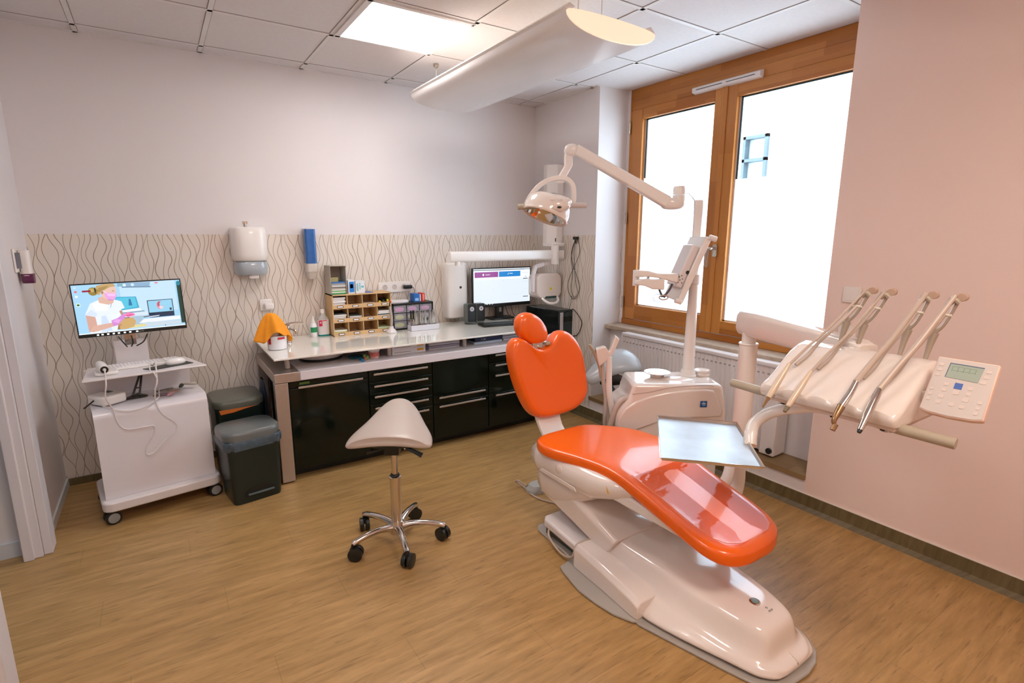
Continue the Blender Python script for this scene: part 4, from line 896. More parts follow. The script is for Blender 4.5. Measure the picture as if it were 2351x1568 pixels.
b = B(); b.M = CM @ Matrix.Translation((.145, .115, SZ+.0032)) @ Matrix.Rotation(math.radians(100), 4, 'Z'); b.loft([[(x*k, y*k, z) for x, y in superel(0, 0, .029, .052, 2.4, 20)] for z, k in ((0, .94), (.006, 1), (.018, .93), (.028, .68), (.032, .3))])
tag(obj('white_mouse', b, WHITEP, ang=60), 'white computer mouse lying on the black mouse pad', 'mouse')
sc = thing('scanner_handpiece', 'white camera handpiece with dark round end lying in a cradle on the cart shelf', 'scanner', c3(-.19, .06, SZ))
b = B(); b.M = CM; b.prism([(x, y, SZ) for x, y in rrect(.10, .115, .02, cx=-.175, cy=.10)], (0, 0, .018)); obj('cradle', b, WHITEP, sc, bev=.006)
P0, P1 = Vector(c3(-.195, .155, SZ+.045)), Vector(c3(-.185, .03, SZ+.036))
obj('handpiece_body', B().tube([P0, P0.lerp(P1, .35), P0.lerp(P1, .8), P1], [.018, .024, .024, .020], 18, 3), WHITEP, sc)
dv = (P1-P0).normalized()
obj('dark_ring', B().lathe([(.0175, 0), (.0175, .003), (.012, .003), (.012, .001), (0, .001)], P1, dv), BLACKP, sc)
obj('cable_stub', B().lathe([(.008, 0), (.006, .012), (0, .012)], P1+dv*.001, dv), WHITEP, sc)
CW = mat('cable_white', (222, 212, 208), .4)
fy = -.012
b = B(); b.tube([P1+dv*.01, c3(-.19, -.035, .77), c3(-.20, -.035, .70), c3(-.175, -.012, .62), c3(-.165, fy, .55), c3(-.13, fy, .505), c3(-.05, fy, .50), c3(-.01, fy, .495), c3(-.015, fy, .45), c3(-.055, fy, .385), c3(-.06, fy, .345), c3(-.03, fy, .345), c3(.02, fy, .39), c3(.085, fy, .445), c3(.09, fy, .49), c3(.04, fy, .55), c3(.012, fy, .62), c3(.015, -.03, .70), c3(.028, -.03, .75), c3(.035, .0, .805), c3(.04, .05, .83), c3(.03, .08, .81)], .0035, 7, 7)
b.tube([c3(.03, .08, .81), c3(.012, .03, .83), c3(.008, .0, .80), c3(.02, -.022, .79), c3(.03, -.03, .745), c3(.012, -.03, .70)], .0035, 7, 6)
tag(obj('scanner_cable', b, CW), 'long white cable looping from the handpiece down over the front of the cart', 'cable')
db = thing('white_device', 'small white electronic box lying at the left on the cart top', 'device', c3(-.19, .12, .631))
b = B(); b.M = CM @ Matrix.Translation((-.185, .13, .632)) @ Matrix.Rotation(math.radians(28), 4, 'Z'); b.prism([(x, y, 0) for x, y in rrect(.13, .14, .025)], (0, 0, .05)); obj('device_body', b, WHITEP, db, bev=.012, seg=3)
b = B(); b.M = CM @ Matrix.Translation((-.175, .16, .683)) @ Matrix.Rotation(math.radians(28), 4, 'Z'); b.box(-.012, .012, -.02, .02, 0, .002); obj('slot', b, DARKP, db)
tag(obj('device_cable', B().tube([c3(-.245, .10, .66), c3(-.275, .07, .645), c3(-.29, .05, .64)], .004, 6, 5), BLACKP), 'short black cable leaving the white device on the left', 'cable')
tag(obj('front_cable', B().tube([c3(-.215, .03, .640), c3(-.19, .012, .633), c3(-.16, .0, .615), c3(-.10, -.006, .60), c3(-.03, -.004, .61), c3(.03, .03, .636), c3(.045, .10, .64), c3(.055, .16, .66)], .0035, 6, 7), CW), 'white cable sagging across the upper edge of the cart cover', 'cable')
st = thing('black_stand', 'small black triangular desk stand on the cart top', 'stand', c3(-.05, .18, .631))
b = B(); b.M = CM; b.prism([(-.115, .12, .631), (-.005, .13, .631), (-.04, .215, .631)], (0, 0, .008)); b.bar((-.07, .16, .64), (-.02, .2, .75), .010, .008, (0, 1, 0)); b.bar((-.04, .15, .64), (-.012, .2, .75), .010, .008, (0, 1, 0)); b.bar((-.06, .16, .68), (-.035, .16, .68), .006, .006)
obj('stand_frame', b, BLACKP, st)
for i, (u, d, c, l) in enumerate(((.06, .10, (140, 110, 116), 'mauve strip'), (.10, .08, (206, 150, 150), 'pink strip'), (.12, .12, (176, 150, 130), 'beige strip'), (.08, .15, (120, 110, 100), 'brown strip'), (.17, .18, (40, 56, 40), 'dark green clip'), (.21, .17, (190, 180, 160), 'cream strip'))):
    b = B(); b.M = CM @ Matrix.Translation((u, d, .631+.004*i)) @ Matrix.Rotation(i*1.1, 4, 'Z'); b.prism([(x, y, 0) for x, y in superel(0, 0, .045, .012, 2.6, 14)], (0, 0, .006)); tag(obj('dental_strip', b, m_(c), bev=.001), l+' lying in the small clutter on the right of the cart top', 'strip', 'clutter on the cart top')

# ================================================================ BINS
def bin_(nm, lab, x, y, w_, d, h, rz, lidh, liner=True):
    M = Matrix.Translation((x, y, 0)) @ Matrix.Rotation(rz, 4, 'Z'); t = thing(nm, lab, 'bin', (x, y, 0))
    b = B(); b.M = M; secs = [[(px*k, py*k2, z) for px, py in rrect(w_, d, .035)] for z, k, k2 in ((.0, .84, .86), (.012, .86, .88), (h*.6, .91, .93), (h, .95, .96))]
    b.loft(secs); obj('bin_body', b, BINB, t)
    lm = mat('bin_lid_grey', (92, 96, 86), .3, coat=.2)
    if lidh > .045: lm = mat('bin_lid_slate', (104, 108, 106), .3, coat=.2)
    b = B(); b.M = M; secs = [[(px*k, py*k2, z) for px, py in rrect(w_, d, .07, 7)] for z, k, k2 in ((h-.01, 1.0, 1.0), (h+lidh*.55, 1.02, 1.03), (h+lidh*.9, .99, 1.0), (h+lidh, .95, .94))]
    b.loft(secs); obj('lid', b, lm, t, ang=50)
    if liner:
        b = B(); b.M = M; n = 90; secs = []
        for z, k, amp in ((h+.0, 1.0, 0), (h-.012, 1.035, .004), (h-.035, 1.03, .008), (h-.055, .985, .004)):
            o = rrect(w_, d, .05, 22); N = len(o)
            secs.append([(px*(k+amp*math.sin(i*1.7)+amp*.6*math.sin(i*.9+1)), py*(k+amp*1.3*math.sin(i*1.7+1)), z+amp*1.3*math.sin(i*.63)) for i, (px, py) in enumerate(o)])
        b.loft(secs, False, False); obj('liner', b, mat('liner_grey', (76, 92, 104), .3, alpha=.95, var=.2, vs=40), t)
    b = B(); b.M = M; b.box(-.06, .085, -d*.45-.012, -d*.43, .045, .056); obj('pedal', b, mat('pedal_grey', (70, 84, 84), .3), t, bev=.003)
    b = B(); b.M = M; b.prism([(x_, -d*.455, z) for x_, z in [(-.075, .035), (.10, .035)]+[(.012+.088*math.cos(a), .05+.045*math.sin(a)) for a in [math.radians(k*15) for k in range(13)]]], (0, .004, 0)); obj('pedal_recess', b, RUBBER, t)
    return t
bin_('pedal_bin', 'dark pedal bin with grey lid and crumpled grey liner, in front beside the cabinet leg', -2.588, -.725, .308, .26, .385, math.radians(9), .05)
bb = bin_('pedal_bin', 'dark pedal bin with flat olive grey lid standing behind the front bin', -2.60, -.35, .29, .34, .485, math.radians(3), .042, False)
b = B(); b.M = Matrix.Translation((-2.60, -.35, 0)) @ Matrix.Rotation(math.radians(3), 4, 'Z'); b.prism([(-.118, -.1695, .478), (.09, -.1695, .478), (.02, -.1695, .468), (-.04, -.1695, .456), (-.11, -.1695, .452)], (0, -.004, 0)); obj('orange_bag_edge', b, mat('orange_bag', (206, 110, 40), .4), bb)
tag(obj('blue_bag', B().loft([[(x, y, z) for x, y in rrect(.022*k, .16*k, .01, cx=-2.434, cy=-.34)] for z, k in ((.02, .9), (.3, 1.0), (.52, .95), (.6, .5))]), mat('navy_bag', (18, 40, 60), .5)), 'dark blue bag hanging between the rear bin and the cabinet leg', 'bag')

# ================================================================ HANDSET HOLDER ON LEFT WALL
t = thing('handset_holder', 'white wall holder with a purple based white handset beside the doorway', 'holder', (XL, -.34, 1.27))
obj('back_plate', B().box(XL+.0005, XL+.012, -.41, -.27, 1.33, 1.45), WHITEP, t, bev=.004)
obj('handset', B().loft([[(x, y, z) for x, y in rrect(.045, .07*k, .016, cx=XL+.035, cy=-.33)] for z, k in ((1.31, .9), (1.38, 1), (1.44, .8))]), WHITEP, t)
obj('purple_base', B().loft([[(x, y, z) for x, y in rrect(.05, .085*k, .018, cx=XL+.035, cy=-.32)] for z, k in ((1.27, .55), (1.285, .9), (1.32, 1))]), mat('purple_plastic', (104, 44, 84), .3), t)
for y in (-.405, -.27): obj('side_clip', B().box(XL+.001, XL+.03, y-.004, y+.004, 1.35, 1.43), mat('clip_grey', (120, 120, 130), .4), t)

# ================================================================ RADIATOR
ra = thing('radiator', 'white ribbed panel radiator in the niche under the window', 'radiator', (.1, -1.75, .195))
b = B(); n = 160; y0, y1 = -1.10, -2.40; fr = []
for i in range(n+1):
    f = i/n; y = y0+(y1-y0)*f; ph = (f*39) % 1; d = .008*(1 if .25 < ph < .75 else 0)
    fr.append((.075+d, y))
for zz in ((.215, .745),):
    b.prism([(x, y, zz[0]) for x, y in fr]+[(.165, y1, zz[0]), (.165, y0, zz[0])], (0, 0, zz[1]-zz[0]))
obj('fluted_panel', b, WHITEM, ra, ang=20)
obj('top_cover', B().box(.066, .175, y1, y0, .746, .775), WHITEM, ra, bev=.008)
for nm_, yy in (('side_cover', y0), ('side_cover', y1)): obj(nm_, B().box(.066, .175, yy-.006, yy+.006, .21, .774), WHITEM, ra, bev=.003)
b = B()
for i in range(39): y = y0+(y1-y0)*(i+.5)/39; b.box(.0735, .0765, y-.006, y+.006, .700, .707)
o = obj('weld_dimples', b, mat('dimple_grey', (150, 142, 136), .6), ra); o['kind'] = 'stuff'
obj('end_box', B().box(.055, .165, -2.405, -2.31, .205, .60), WHITEM, ra, bev=.006)
obj('valve', B().lathe([(.018, 0), (.018, .012), (.012, .014), (.006, .012), (0, .012)], (.055, -2.378, .238), (-1, 0, 0)), BLACKP, ra)
obj('pipe', B().cyl((.12, -1.13, .195), (.12, -1.13, .22), .008), STEEL, ra)
obj('pipe', B().cyl((.12, -2.36, .195), (.12, -2.36, .21), .008), STEEL, ra)
sw = thing('white_wall_switch', 'white square switch plate on the warm wall just right of the window', 'switch', (0, -2.755, 1.19))
obj('cover_plate', B().box(-.010, -.0005, -2.80, -2.715, 1.185, 1.265), WHITEP, sw, bev=.003)
obj('rocker', B().box(-.013, -.010, -2.788, -2.727, 1.197, 1.253), WHITEP, sw, bev=.001)
so2 = thing('white_wall_socket', 'white socket plate low on the warm wall right of the window', 'socket', (0, -2.755, 1.0))
obj('cover_plate', B().box(-.010, -.0005, -2.80, -2.715, .985, 1.065), WHITEP, so2, bev=.003)
obj('socket_insert', B().lathe([(.028, 0), (.028, .002), (.022, .002), (.02, -.002), (0, -.002)], (-.011, -2.757, 1.025), (-1, 0, 0)), WHITEP, so2)

# ================================================================ X-RAY UNIT
xr = thing('xray_unit', 'white wall mounted dental x-ray arm and head in the corner above the computer tower', 'x-ray unit', (-.07, -.38, .95))
b = B(); b.prism([(x, y, 1.44) for x, y in ((-.001, -.42), (-.075, -.43), (-.135, -.36), (-.135, -.31), (-.001, -.30))], (0, 0, .66)); obj('wall_column', b, WHITEP, xr, bev=.006)
obj('marker', B().box(-.085, -.082, -.428, -.40, 1.47, 1.50), BLACKP, xr)
obj('pivot', B().cyl((-.125, -.47, 1.285), (-.125, -.47, 1.44), .033), WHITEP, xr)
obj('pivot_bracket', B().box(-.15, -.02, -.47, -.33, 1.43, 1.46), WHITEP, xr, bev=.006)
b = B(); b.loft([[(x, -.44+p[0], 1.362+p[1]) for p in superel(0, 0, .028, .04, 4, 20)] for x in (-1.10, -1.09, -.035, -.02)]); obj('horizontal_arm', b, WHITEP, xr, bev=.002)
obj('arm_joint', B().cyl((-1.03, -.44, 1.295), (-1.03, -.44, 1.33), .022), WHITEP, xr)
b = B(); b.bar((-.20, -.42, 1.285), (-.285, -.42, 1.265), .03, .035); b.bar((-.285, -.42, 1.275), (-.31, -.42, 1.20), .03, .035, (1, 0, 0)); b.bar((-.31, -.42, 1.21), (-.315, -.42, 1.05), .03, .03, (1, 0, 0)); b.bar((-.125, -.43, 1.285), (-.205, -.43, 1.285), .03, .03)
obj('yoke', b, WHITEM, xr, bev=.008)
b = B(); b.loft([[(-.148+p[0]*k, -.435-.075*k2+.0+q, 1.10+p[1]*k) for p in rrect(.27, .215, .055, 6)] for q, k, k2 in ((.14, .9, 0), (.12, 1, 0), (.02, 1, 0), (-.0, .93, .0))]); obj('tube_head', b, WHITEG, xr, bev=.006)
obj('dark_window', B().box(-.19, -.075, -.438, -.43, .992, 1.012), mat('window_teal', (40, 70, 66), .2), xr)
obj('grab_handle', B().tube([(-.22, -.42, 1.0), (-.205, -.455, .972), (-.165, -.47, .953), (-.11, -.47, .953), (-.07, -.455, .972), (-.055, -.42, 1.0)], .012, 10, 5), WHITEP, xr)
obj('warning_sticker', B().lathe([(.013, 0), (.013, .001), (0, .001)], (-.135, -.4355, 1.075), (0, -1, 0)), mat('sticker_yellow', (226, 214, 40), .4), xr)
b = B(); text_bm(b, 'Y', (-.135, -.4370, 1.075), (1, 0, 0), (0, 0, 1), .014, .0004); obj('sticker_mark', b, BLACKP, xr)

# ================================================================ SADDLE STOOLS
def stool(x, y, lab, seatm, a0, sdir, prof, colh, grp=None):
    t = thing('saddle_stool', lab, 'stool', (x, y, 0))
    hub = B().lathe([(.0, .055), (.034, .055), (.040, .075), (.034, .10), (.030, .12)], (x, y, 0)); obj('hub', hub, CHROME, t)
    obj('outer_column', B().lathe([(.027, .06), (.027, colh-.13), (.030, colh-.13), (.030, colh-.118), (.02, colh-.115), (0, colh-.115)], (x, y, 0)), CHROME, t)
    obj('column_collar', B().lathe([(.021, 0), (.024, .004), (.02, .012), (0, .012)], (x, y, colh-.117)), RUBBER, t)
    obj('gas_piston', B().cyl((x, y, colh-.11), (x, y, colh+.02), .0155), CHROME, t)
    for k in range(5):
        a = math.radians(a0+72*k); dx, dy = math.cos(a), math.sin(a); R0 = .235
        pts = [(x+dx*r, y+dy*r, z) for r, z in ((.02, .088), (.09, .100), (.16, .098), (.215, .088), (R0, .080))]
        leg = obj('leg', B().tube(pts, [.021, .017, .015, .0145, .014], 12, 4), CHROME, t)
        c = obj('castor_stem', B().cyl((x+dx*R0, y+dy*R0, .05), (x+dx*R0, y+dy*R0, .078), .008), RUBBER, leg)
        ca = a+.9; ax = Vector((math.cos(ca), math.sin(ca), 0)); off = Vector((-ax.y, ax.x, 0))*.012
        bb_ = B()
        p = Vector((x+dx*R0, y+dy*R0, .034))+off
        for s in (-1, 1):
            bb_.lathe([(.018, 0), (.031, .002), (.034, .006), (.034, .020), (.018, .023), (0, .023)], p+ax*s*.003, ax*s, 22)
        bb_.box(p.x-.012, p.x+.012, p.y-.012, p.y+.012, .04, .066)
        obj('castor_wheels', bb_, BLACKP, leg)
    D = Vector((math.cos(sdir), math.sin(sdir), 0)); S = Vector((D.y, -D.x, 0))
    b = B(); secs = []
    for (tt, w_, zc, k, th) in prof:
        ring = []; n = 28
        for i in range(n):
            a = 2*math.pi*i/n; cx_ = math.copysign(abs(math.cos(a))**(.62), math.cos(a)); sz = math.copysign(abs(math.sin(a))**(.8), math.sin(a))
            sx = w_*cx_; z = zc-k*sx*sx+th*(sz-1)
            p = Vector((x, y, 0))+D*tt+S*sx; ring.append((p.x, p.y, z))
        secs.append(ring)
    b.loft(secs); obj('saddle_seat', b, seatm, t, sub=1, ang=80)
    zb = colh+.012
    M = Matrix.Translation((x, y, 0)) @ Matrix.Rotation(sdir-math.pi/2, 4, 'Z'); b = B(); b.M = M; b.box(-.035, .035, -.06, .07, zb, zb+.055); obj('tilt_mechanism', b, BLACKP, t, bev=.006)
    b = B(); b.M = M; b.box(-.09, .09, -.08, .10, zb+.045, zb+.062); obj('seat_plate', b, BLACKP, t, bev=.006)
    b = B(); b.M = M; b.tube([(.03, -.02, zb+.03), (.09, -.04, zb+.022), (.145, -.05, zb-.002)], [.006, .009, .013], 8, 4); b2 = obj('tilt_lever', b, mat('lever_slate', (44, 56, 64), .35), t)
    b = B(); b.M = M; b.tube([(-.03, -.02, zb+.03), (-.09, -.04, zb+.015), (-.12, -.045, zb+.01)], [.005, .007, .010], 8, 4); obj('height_lever', b, BLACKP, t)
    obj('lever_pin', B().lathe([(.004, 0), (.004, .006), (0, .006)], tuple(M @ Vector((.062, -.038, zb+.03))), M.to_3x3() @ Vector((0, -1, 0))), CHROME, t)
    return t
profA = [(-.13, .150, .606, .6, .008), (-.137, .182, .612, .75, .022), (-.12, .203, .620, .85, .030), (-.06, .203, .638, 1.05, .032), (0, .185, .656, 1.6, .030), (.06, .150, .673, 2.4, .028), (.12, .120, .693, 3.2, .030), (.165, .09, .704, 4, .03), (.187, .055, .699, 5, .018), (.192, .02, .69, 5, .006)]
stool(-2.06, -1.70, 'pale grey saddle stool on a chrome star base in the middle of the floor', SEATG, 43, math.radians(57), profA, .475)
profB = [(-.20, .02, .55, 8, .01), (-.19, .05, .565, 6, .03), (-.15, .075, .60, 5, .045), (-.08, .10, .665, 4.0, .05), (0, .135, .715, 3.2, .05), (.08, .165, .735, 2.8, .05), (.14, .165, .725, 2.6, .045), (.175, .14, .695, 2.5, .035), (.19, .09, .665, 2.2, .014)]
stool(-.315, -1.37, 'silver grey saddle stool standing behind the water unit near the radiator', SEATS, 10, math.radians(-12), profB, .46)
# ================================================================ DENTAL CHAIR
ch = thing('dental_chair', 'bright orange dental patient chair with headrest on a glossy white base', 'dental chair', (-1.2, -2.5, 0))
# base plates
b = B(); b.prism([(x, y, 0) for x, y in ((-1.412, -2.01), (-1.385, -1.975), (-.97, -1.96), (-.94, -2.6), (-.955, -3.0), (-.978, -3.08), (-.985, -3.15), (-1.005, -3.205), (-1.045, -3.25), (-1.10, -3.278), (-1.17, -3.288), (-1.24, -3.284), (-1.30, -3.268), (-1.345, -3.24), (-1.375, -3.20), (-1.40, -3.12), (-1.49, -2.79), (-1.46, -2.6), (-1.43, -2.3))], (0, 0, .012)); obj('floor_plate', b, GREYB, ch, bev=.004)
b = B(); b.prism([(x, y, .0005) for x, y in ((-1.42, -2.30), (-1.515, -2.325), (-1.528, -2.36), (-1.553, -2.50), (-1.548, -2.60), (-1.533, -2.69), (-1.50, -2.765), (-1.47, -2.785), (-1.44, -2.775))], (0, 0, .014)); obj('foot_plate', b, GREYB, ch, bev=.005)
b = B(); b.prism([(x, y, .055) for x, y in ((-1.415, -2.07), (-1.39, -2.04), (-1.00, -2.03), (-1.00, -2.45), (-1.44, -2.42))], (0, 0, .045)); obj('rear_box', b, WHITEM, ch, bev=.012, seg=3)
obj('rear_box_skirt', B().box(-1.395, -1.0, -2.40, -2.06, .012, .056), DARKP, ch)
# side ledge box
b = B(); b.loft([[(x0, y, .014), (x0+.002, y, z-.02), (x0+.02, y, z), (-1.33, y, z), (-1.33, y, .014)] for x0, y, z in ((-1.462, -2.355, .118), (-1.468, -2.375, .125), (-1.474, -2.55, .115), (-1.487, -2.74, .10), (-1.486, -2.775, .085))]); obj('side_housing', b, WHITEG, ch, bev=.004)
# main shell: skirt + crown
def shellring(y, xl, xr, xe, cl_, cr, ze, zc):
    """floor edge xl..xr, ledge ridge xe from each side, crown cl_..cr at height zc"""
    f = (zc-ze)
    return [(xl, y, .013), (xl+.004, y, .03), (cl_-xe-.004, y, ze-.012), (cl_-xe+.004, y, ze), (cl_-xe*.5, y, ze+f*.05), (cl_-.004, y, ze+f*.55), (cl_+.006, y, ze+f*.88), (cl_+.022, y, zc), (cl_+.06, y, zc+.003), ((cl_+cr)/2, y, zc+.004), (cr-.06, y, zc+.003), (cr-.022, y, zc), (cr-.006, y, ze+f*.88), (cr+.004, y, ze+f*.55), (cr+xe*.5, y, ze+f*.05), (cr+xe-.004, y, ze), (cr+xe+.004, y, ze-.012), (xr-.004, y, .03), (xr, y, .013)]
S_ = [(-2.40, -1.38, -.98, .03, -1.34, -1.01, .10, .165), (-2.42, -1.40, -.965, .04, -1.352, -1.005, .10, .182), (-2.55, -1.435, -.96, .04, -1.352, -1.005, .09, .182), (-2.72, -1.470, -.955, .055, -1.350, -1.010, .080, .178), (-2.80, -1.476, -.957, .06, -1.346, -1.016, .075, .176), (-2.95, -1.438, -.965, .055, -1.338, -1.035, .066, .172), (-3.05, -1.405, -.978, .055, -1.328, -1.055, .060, .168), (-3.12, -1.382, -.990, .052, -1.316, -1.072, .056, .163), (-3.165, -1.370, -1.0, .052, -1.302, -1.088, .054, .156), (-3.188, -1.362, -1.008, .058, -1.288, -1.102, .053, .142), (-3.200, -1.357, -1.014, .064, -1.276, -1.114, .052, .112), (-3.208, -1.352, -1.020, .068, -1.268, -1.122, .051, .072), (-3.218, -1.345, -1.028, .066, -1.262, -1.128, .050, .055), (-3.245, -1.318, -1.052, .050, -1.25, -1.14, .048, .051), (-3.262, -1.285, -1.085, .025, -1.24, -1.15, .036, .040)]
obj('base_shell', B().loft([shellring(*q) for q in S_]), WHITEG, ch, ang=75, sub=1)
bt = obj('foot_button', B().lathe([(.020, 0), (.020, .004), (.015, .005), (.015, .003), (0, .003)], (-1.190, -3.080, .1685), (0, -.05, 1)), CHROME, ch)
obj('button_cap', B().lathe([(.0148, 0), (.013, .003), (0, .0035)], (-1.190, -3.080, .172), (0, -.05, 1)), mat('button_teal_grey', (110, 130, 126), .3), bt)
b = B(); text_bm(b, 'D', (-1.180, -3.122, .1685), (1, 0, 0), (0, 1, .03), .012); text_bm(b, 'STOP', (-1.180, -3.138, .1675), (1, 0, 0), (0, 1, .05), .010); o = obj('base_mark', b, mat('print_dark', (70, 70, 76), .5), ch)
# lift arm
b = B(); b.loft([[(-1.372, y0, z0), (-1.372, y1, z1), (-1.355, y1-.008, z1+.015), (-1.01, y1-.008, z1+.015), (-.99, y1, z1), (-.99, y0, z0)] for y0, z0, y1, z1 in ((-1.97, .205, -2.06, .33), (-2.22, .155, -2.30, .245), (-2.47, .095, -2.52, .175))]); obj('lift_arm', b, WHITEG, ch, bev=.008, seg=3)
# under seat housing
def hull(y, zt, zb, hw_, n=26, xc=-1.175): return [(xc+p[0], y, p[1]) for p in superel(0, (zt+zb)/2, hw_, (zt-zb)/2, 3.6, n)]
obj('seat_housing', B().loft([hull(-1.895, .44, .34, .16), hull(-1.91, .462, .31, .212), hull(-1.98, .466, .300, .230), hull(-2.2, .466, .295, .228), hull(-2.36, .462, .305, .212), hull(-2.46, .455, .34, .18), hull(-2.56, .445, .385, .15)]), WHITEG, ch, ang=80)
obj('lower_housing', B().loft([hull(-1.935, .36, .27, .17), hull(-1.95, .37, .19, .20), hull(-2.0, .37, .162, .208), hull(-2.09, .37, .160, .208), hull(-2.19, .37, .200, .206), hull(-2.29, .37, .262, .198), hull(-2.36, .36, .31, .17)]), WHITEG, ch, ang=80)
b = B(); b.prism([(-1.402, y, z) for y, z in ((-2.0, .338), (-2.30, .340), (-2.28, .358), (-2.03, .360))], (-.004, 0, 0)); obj('housing_ridge', b, WHITEG, ch, bev=.002)
obj('pivot_cap', B().lathe([(.024, 0), (.024, .006), (.016, .010), (0, .011)], (-1.398, -2.16, .405), (-1, 0, 0)), WHITEG, ch)
# legrest beam with sticker
obj('legrest_beam', B().bar((-1.17, -2.36, .395), (-1.15, -2.92, .335), .36, .06, w1=.26, h1=.035), WHITEP, ch, bev=.01, seg=3)
b = B(); b.prism([(-1.3565, y, z) for y, z in ((-2.425, .392), (-2.465, .388), (-2.445, .422))], (-.001, 0, 0)); sk_ = obj('warning_sticker', b, mat('sticker_orange', (236, 180, 60), .5), ch)
b = B(); b.prism([(-1.3577, y, z) for y, z in ((-2.440, .396), (-2.452, .395), (-2.444, .414))], (-.0004, 0, 0)); obj('sticker_bolt', b, BLACKP, sk_)
# seat and legrest cushion (one upholstered piece)
def zt(y):
    if y > -2.38: return .503
    if y > -2.50: t = (-2.38-y)/.12; return .503-.011*t*t
    return .492-(-2.50-y)*.166
L_ = [(-1.925, -1.30, -1.06), (-1.935, -1.345, -1.035), (-1.955, -1.385, -1.01), (-2.0, -1.412, -.965), (-2.06, -1.425, -.90), (-2.13, -1.41, -.855), (-2.22, -1.375, -.835), (-2.32, -1.345, -.835), (-2.42, -1.328, -.85), (-2.52, -1.325, -.872), (-2.65, -1.335, -.90), (-2.78, -1.348, -.915), (-2.90, -1.358, -.932), (-2.96, -1.358, -.948), (-3.01, -1.345, -.972), (-3.045, -1.315, -1.01), (-3.068, -1.27, -1.065), (-3.075, -1.22, -1.12)]
secs = []
for i, (y, xl, xr) in enumerate(L_):
    edge = min(i, len(L_)-1-i); k = [.45, .75, .95, 1][min(edge, 3)]
    th = .040*k; xc = (xl+xr)/2; hw_ = (xr-xl)/2+.004; zc = zt(y)-.038; ring = []
    for p in superel(0, 0, 1, 1, 4.2, 44):
        x = xc+hw_*p[0]; z = zc+th*p[1]
        if p[1] > 0: z -= .006*max(0, 1-abs(p[0])**2)*(1 if edge > 2 else 0)
        ring.append((x, y, z))
    secs.append(ring)
seat = obj('seat_cushion', B().loft(secs), ORANGE, ch, ang=80, sub=1)
# clear foot cover
CLEAR = bpy.data.materials.new('clear_cover'); CLEAR.use_nodes = True; nt = CLEAR.node_tree; nt.nodes.clear()
o_ = nt.nodes.new('ShaderNodeOutputMaterial'); t_ = nt.nodes.new('ShaderNodeBsdfTransparent'); g_ = nt.nodes.new('ShaderNodeBsdfGlossy'); mx = nt.nodes.new('ShaderNodeMixShader'); lw = nt.nodes.new('ShaderNodeFresnel'); lw.inputs['IOR'].default_value = 1.25
nz = nt.nodes.new('ShaderNodeTexNoise'); nz.inputs['Scale'].default_value = 5; bp = nt.nodes.new('ShaderNodeBump'); bp.inputs['Strength'].default_value = .12; bp.inputs['Distance'].default_value = .02
nt.links.new(nz.outputs['Fac'], bp.inputs['Height']); nt.links.new(bp.outputs[0], g_.inputs['Normal']); nt.links.new(bp.outputs[0], lw.inputs['Normal'])
g_.inputs['Roughness'].default_value = .03; t_.inputs[0].default_value = (1, .98, .98, 1)
nt.links.new(lw.outputs[0], mx.inputs[0]); nt.links.new(t_.outputs[0], mx.inputs[1]); nt.links.new(g_.outputs[0], mx.inputs[2]); nt.links.new(mx.outputs[0], o_.inputs[0])
secs = []
for (y, xl, xr) in [(-2.53, -1.29, -.90), (-2.60, -1.295, -.915), (-2.70, -1.30, -.935), (-2.80, -1.31, -.95), (-2.90, -1.32, -.965), (-2.97, -1.315, -.985), (-3.01, -1.29, -1.015), (-3.035, -1.24, -1.07)]:
    n = 12; z = zt(y)
    secs.append([(xl+(xr-xl)*i/n, y, z+.001-.005*(1-(2*i/n-1)**2)) for i in range(n+1)])
b = B(); R = [[b.v(p) for p in q] for q in secs]
for a_, c_ in zip(R, R[1:]):
    for i in range(12): b._f([a_[i], a_[i+1], c_[i+1], c_[i]])
obj('clear_foot_cover', b, CLEAR, ch, sub=1)
b = B(); ed = [R_q for R_q in [secs[i][0] for i in range(8)]+[secs[-1][k] for k in range(13)]+[secs[i][-1] for i in range(7, -1, -1)]]
b.tube([(p[0], p[1], p[2]+.0015) for p in ed], .0014, 5); obj('cover_seam', b, mat('seam_light', (250, 150, 110), .3), ch)
# backrest
BO = [(-1.418, .915), (-1.405, .960), (-1.375, .985), (-1.338, .978), (-1.300, .942), (-1.258, .912), (-1.205, .902), (-1.155, .918), (-1.122, .962), (-1.085, .995), (-1.035, .992), (-.985, .957), (-.943, .900), (-.922, .845), (-.911, .78), (-.904, .70), (-.897, .640), (-.905, .600), (-.94, .562), (-.99, .534), (-1.06, .522), (-1.166, .516), (-1.24, .518), (-1.295, .542), (-1.332, .590), (-1.360, .65), (-1.384, .715), (-1.404, .79), (-1.417, .86)]
Vb = Vector((0, .125, .992)); Nb = Vector((0, -.992, .125))
ob = Vector((0, -1.747-.125*.75/.992*1.0, 0))
b = B(); b.cushion([(x, z/.992) for x, z in BO], ob, (1, 0, 0), Vb, Nb, .055, rings=((1.0, -.35), (1.0, .25), (.985, .62), (.95, .88), (.89, 1.0), (.78, .96), (.6, .84), (.3, .74)), back=((.97, -.6), (.9, -.7)), cen=(-1.165, .75))
obj('backrest', b, ORANGE, ch, ang=80, sub=1)
b = B(); b.cushion([(x, z/.992) for x, z in BO], ob-Nb*.032, (1, 0, 0), Vb, -Nb, .05, rings=((.93, 0), (.90, .5), (.8, .9), (.5, 1.1)), back=((.9, -.2),), cen=(-1.165, .75))
obj('back_shell', b, WHITEG, ch, ang=80)
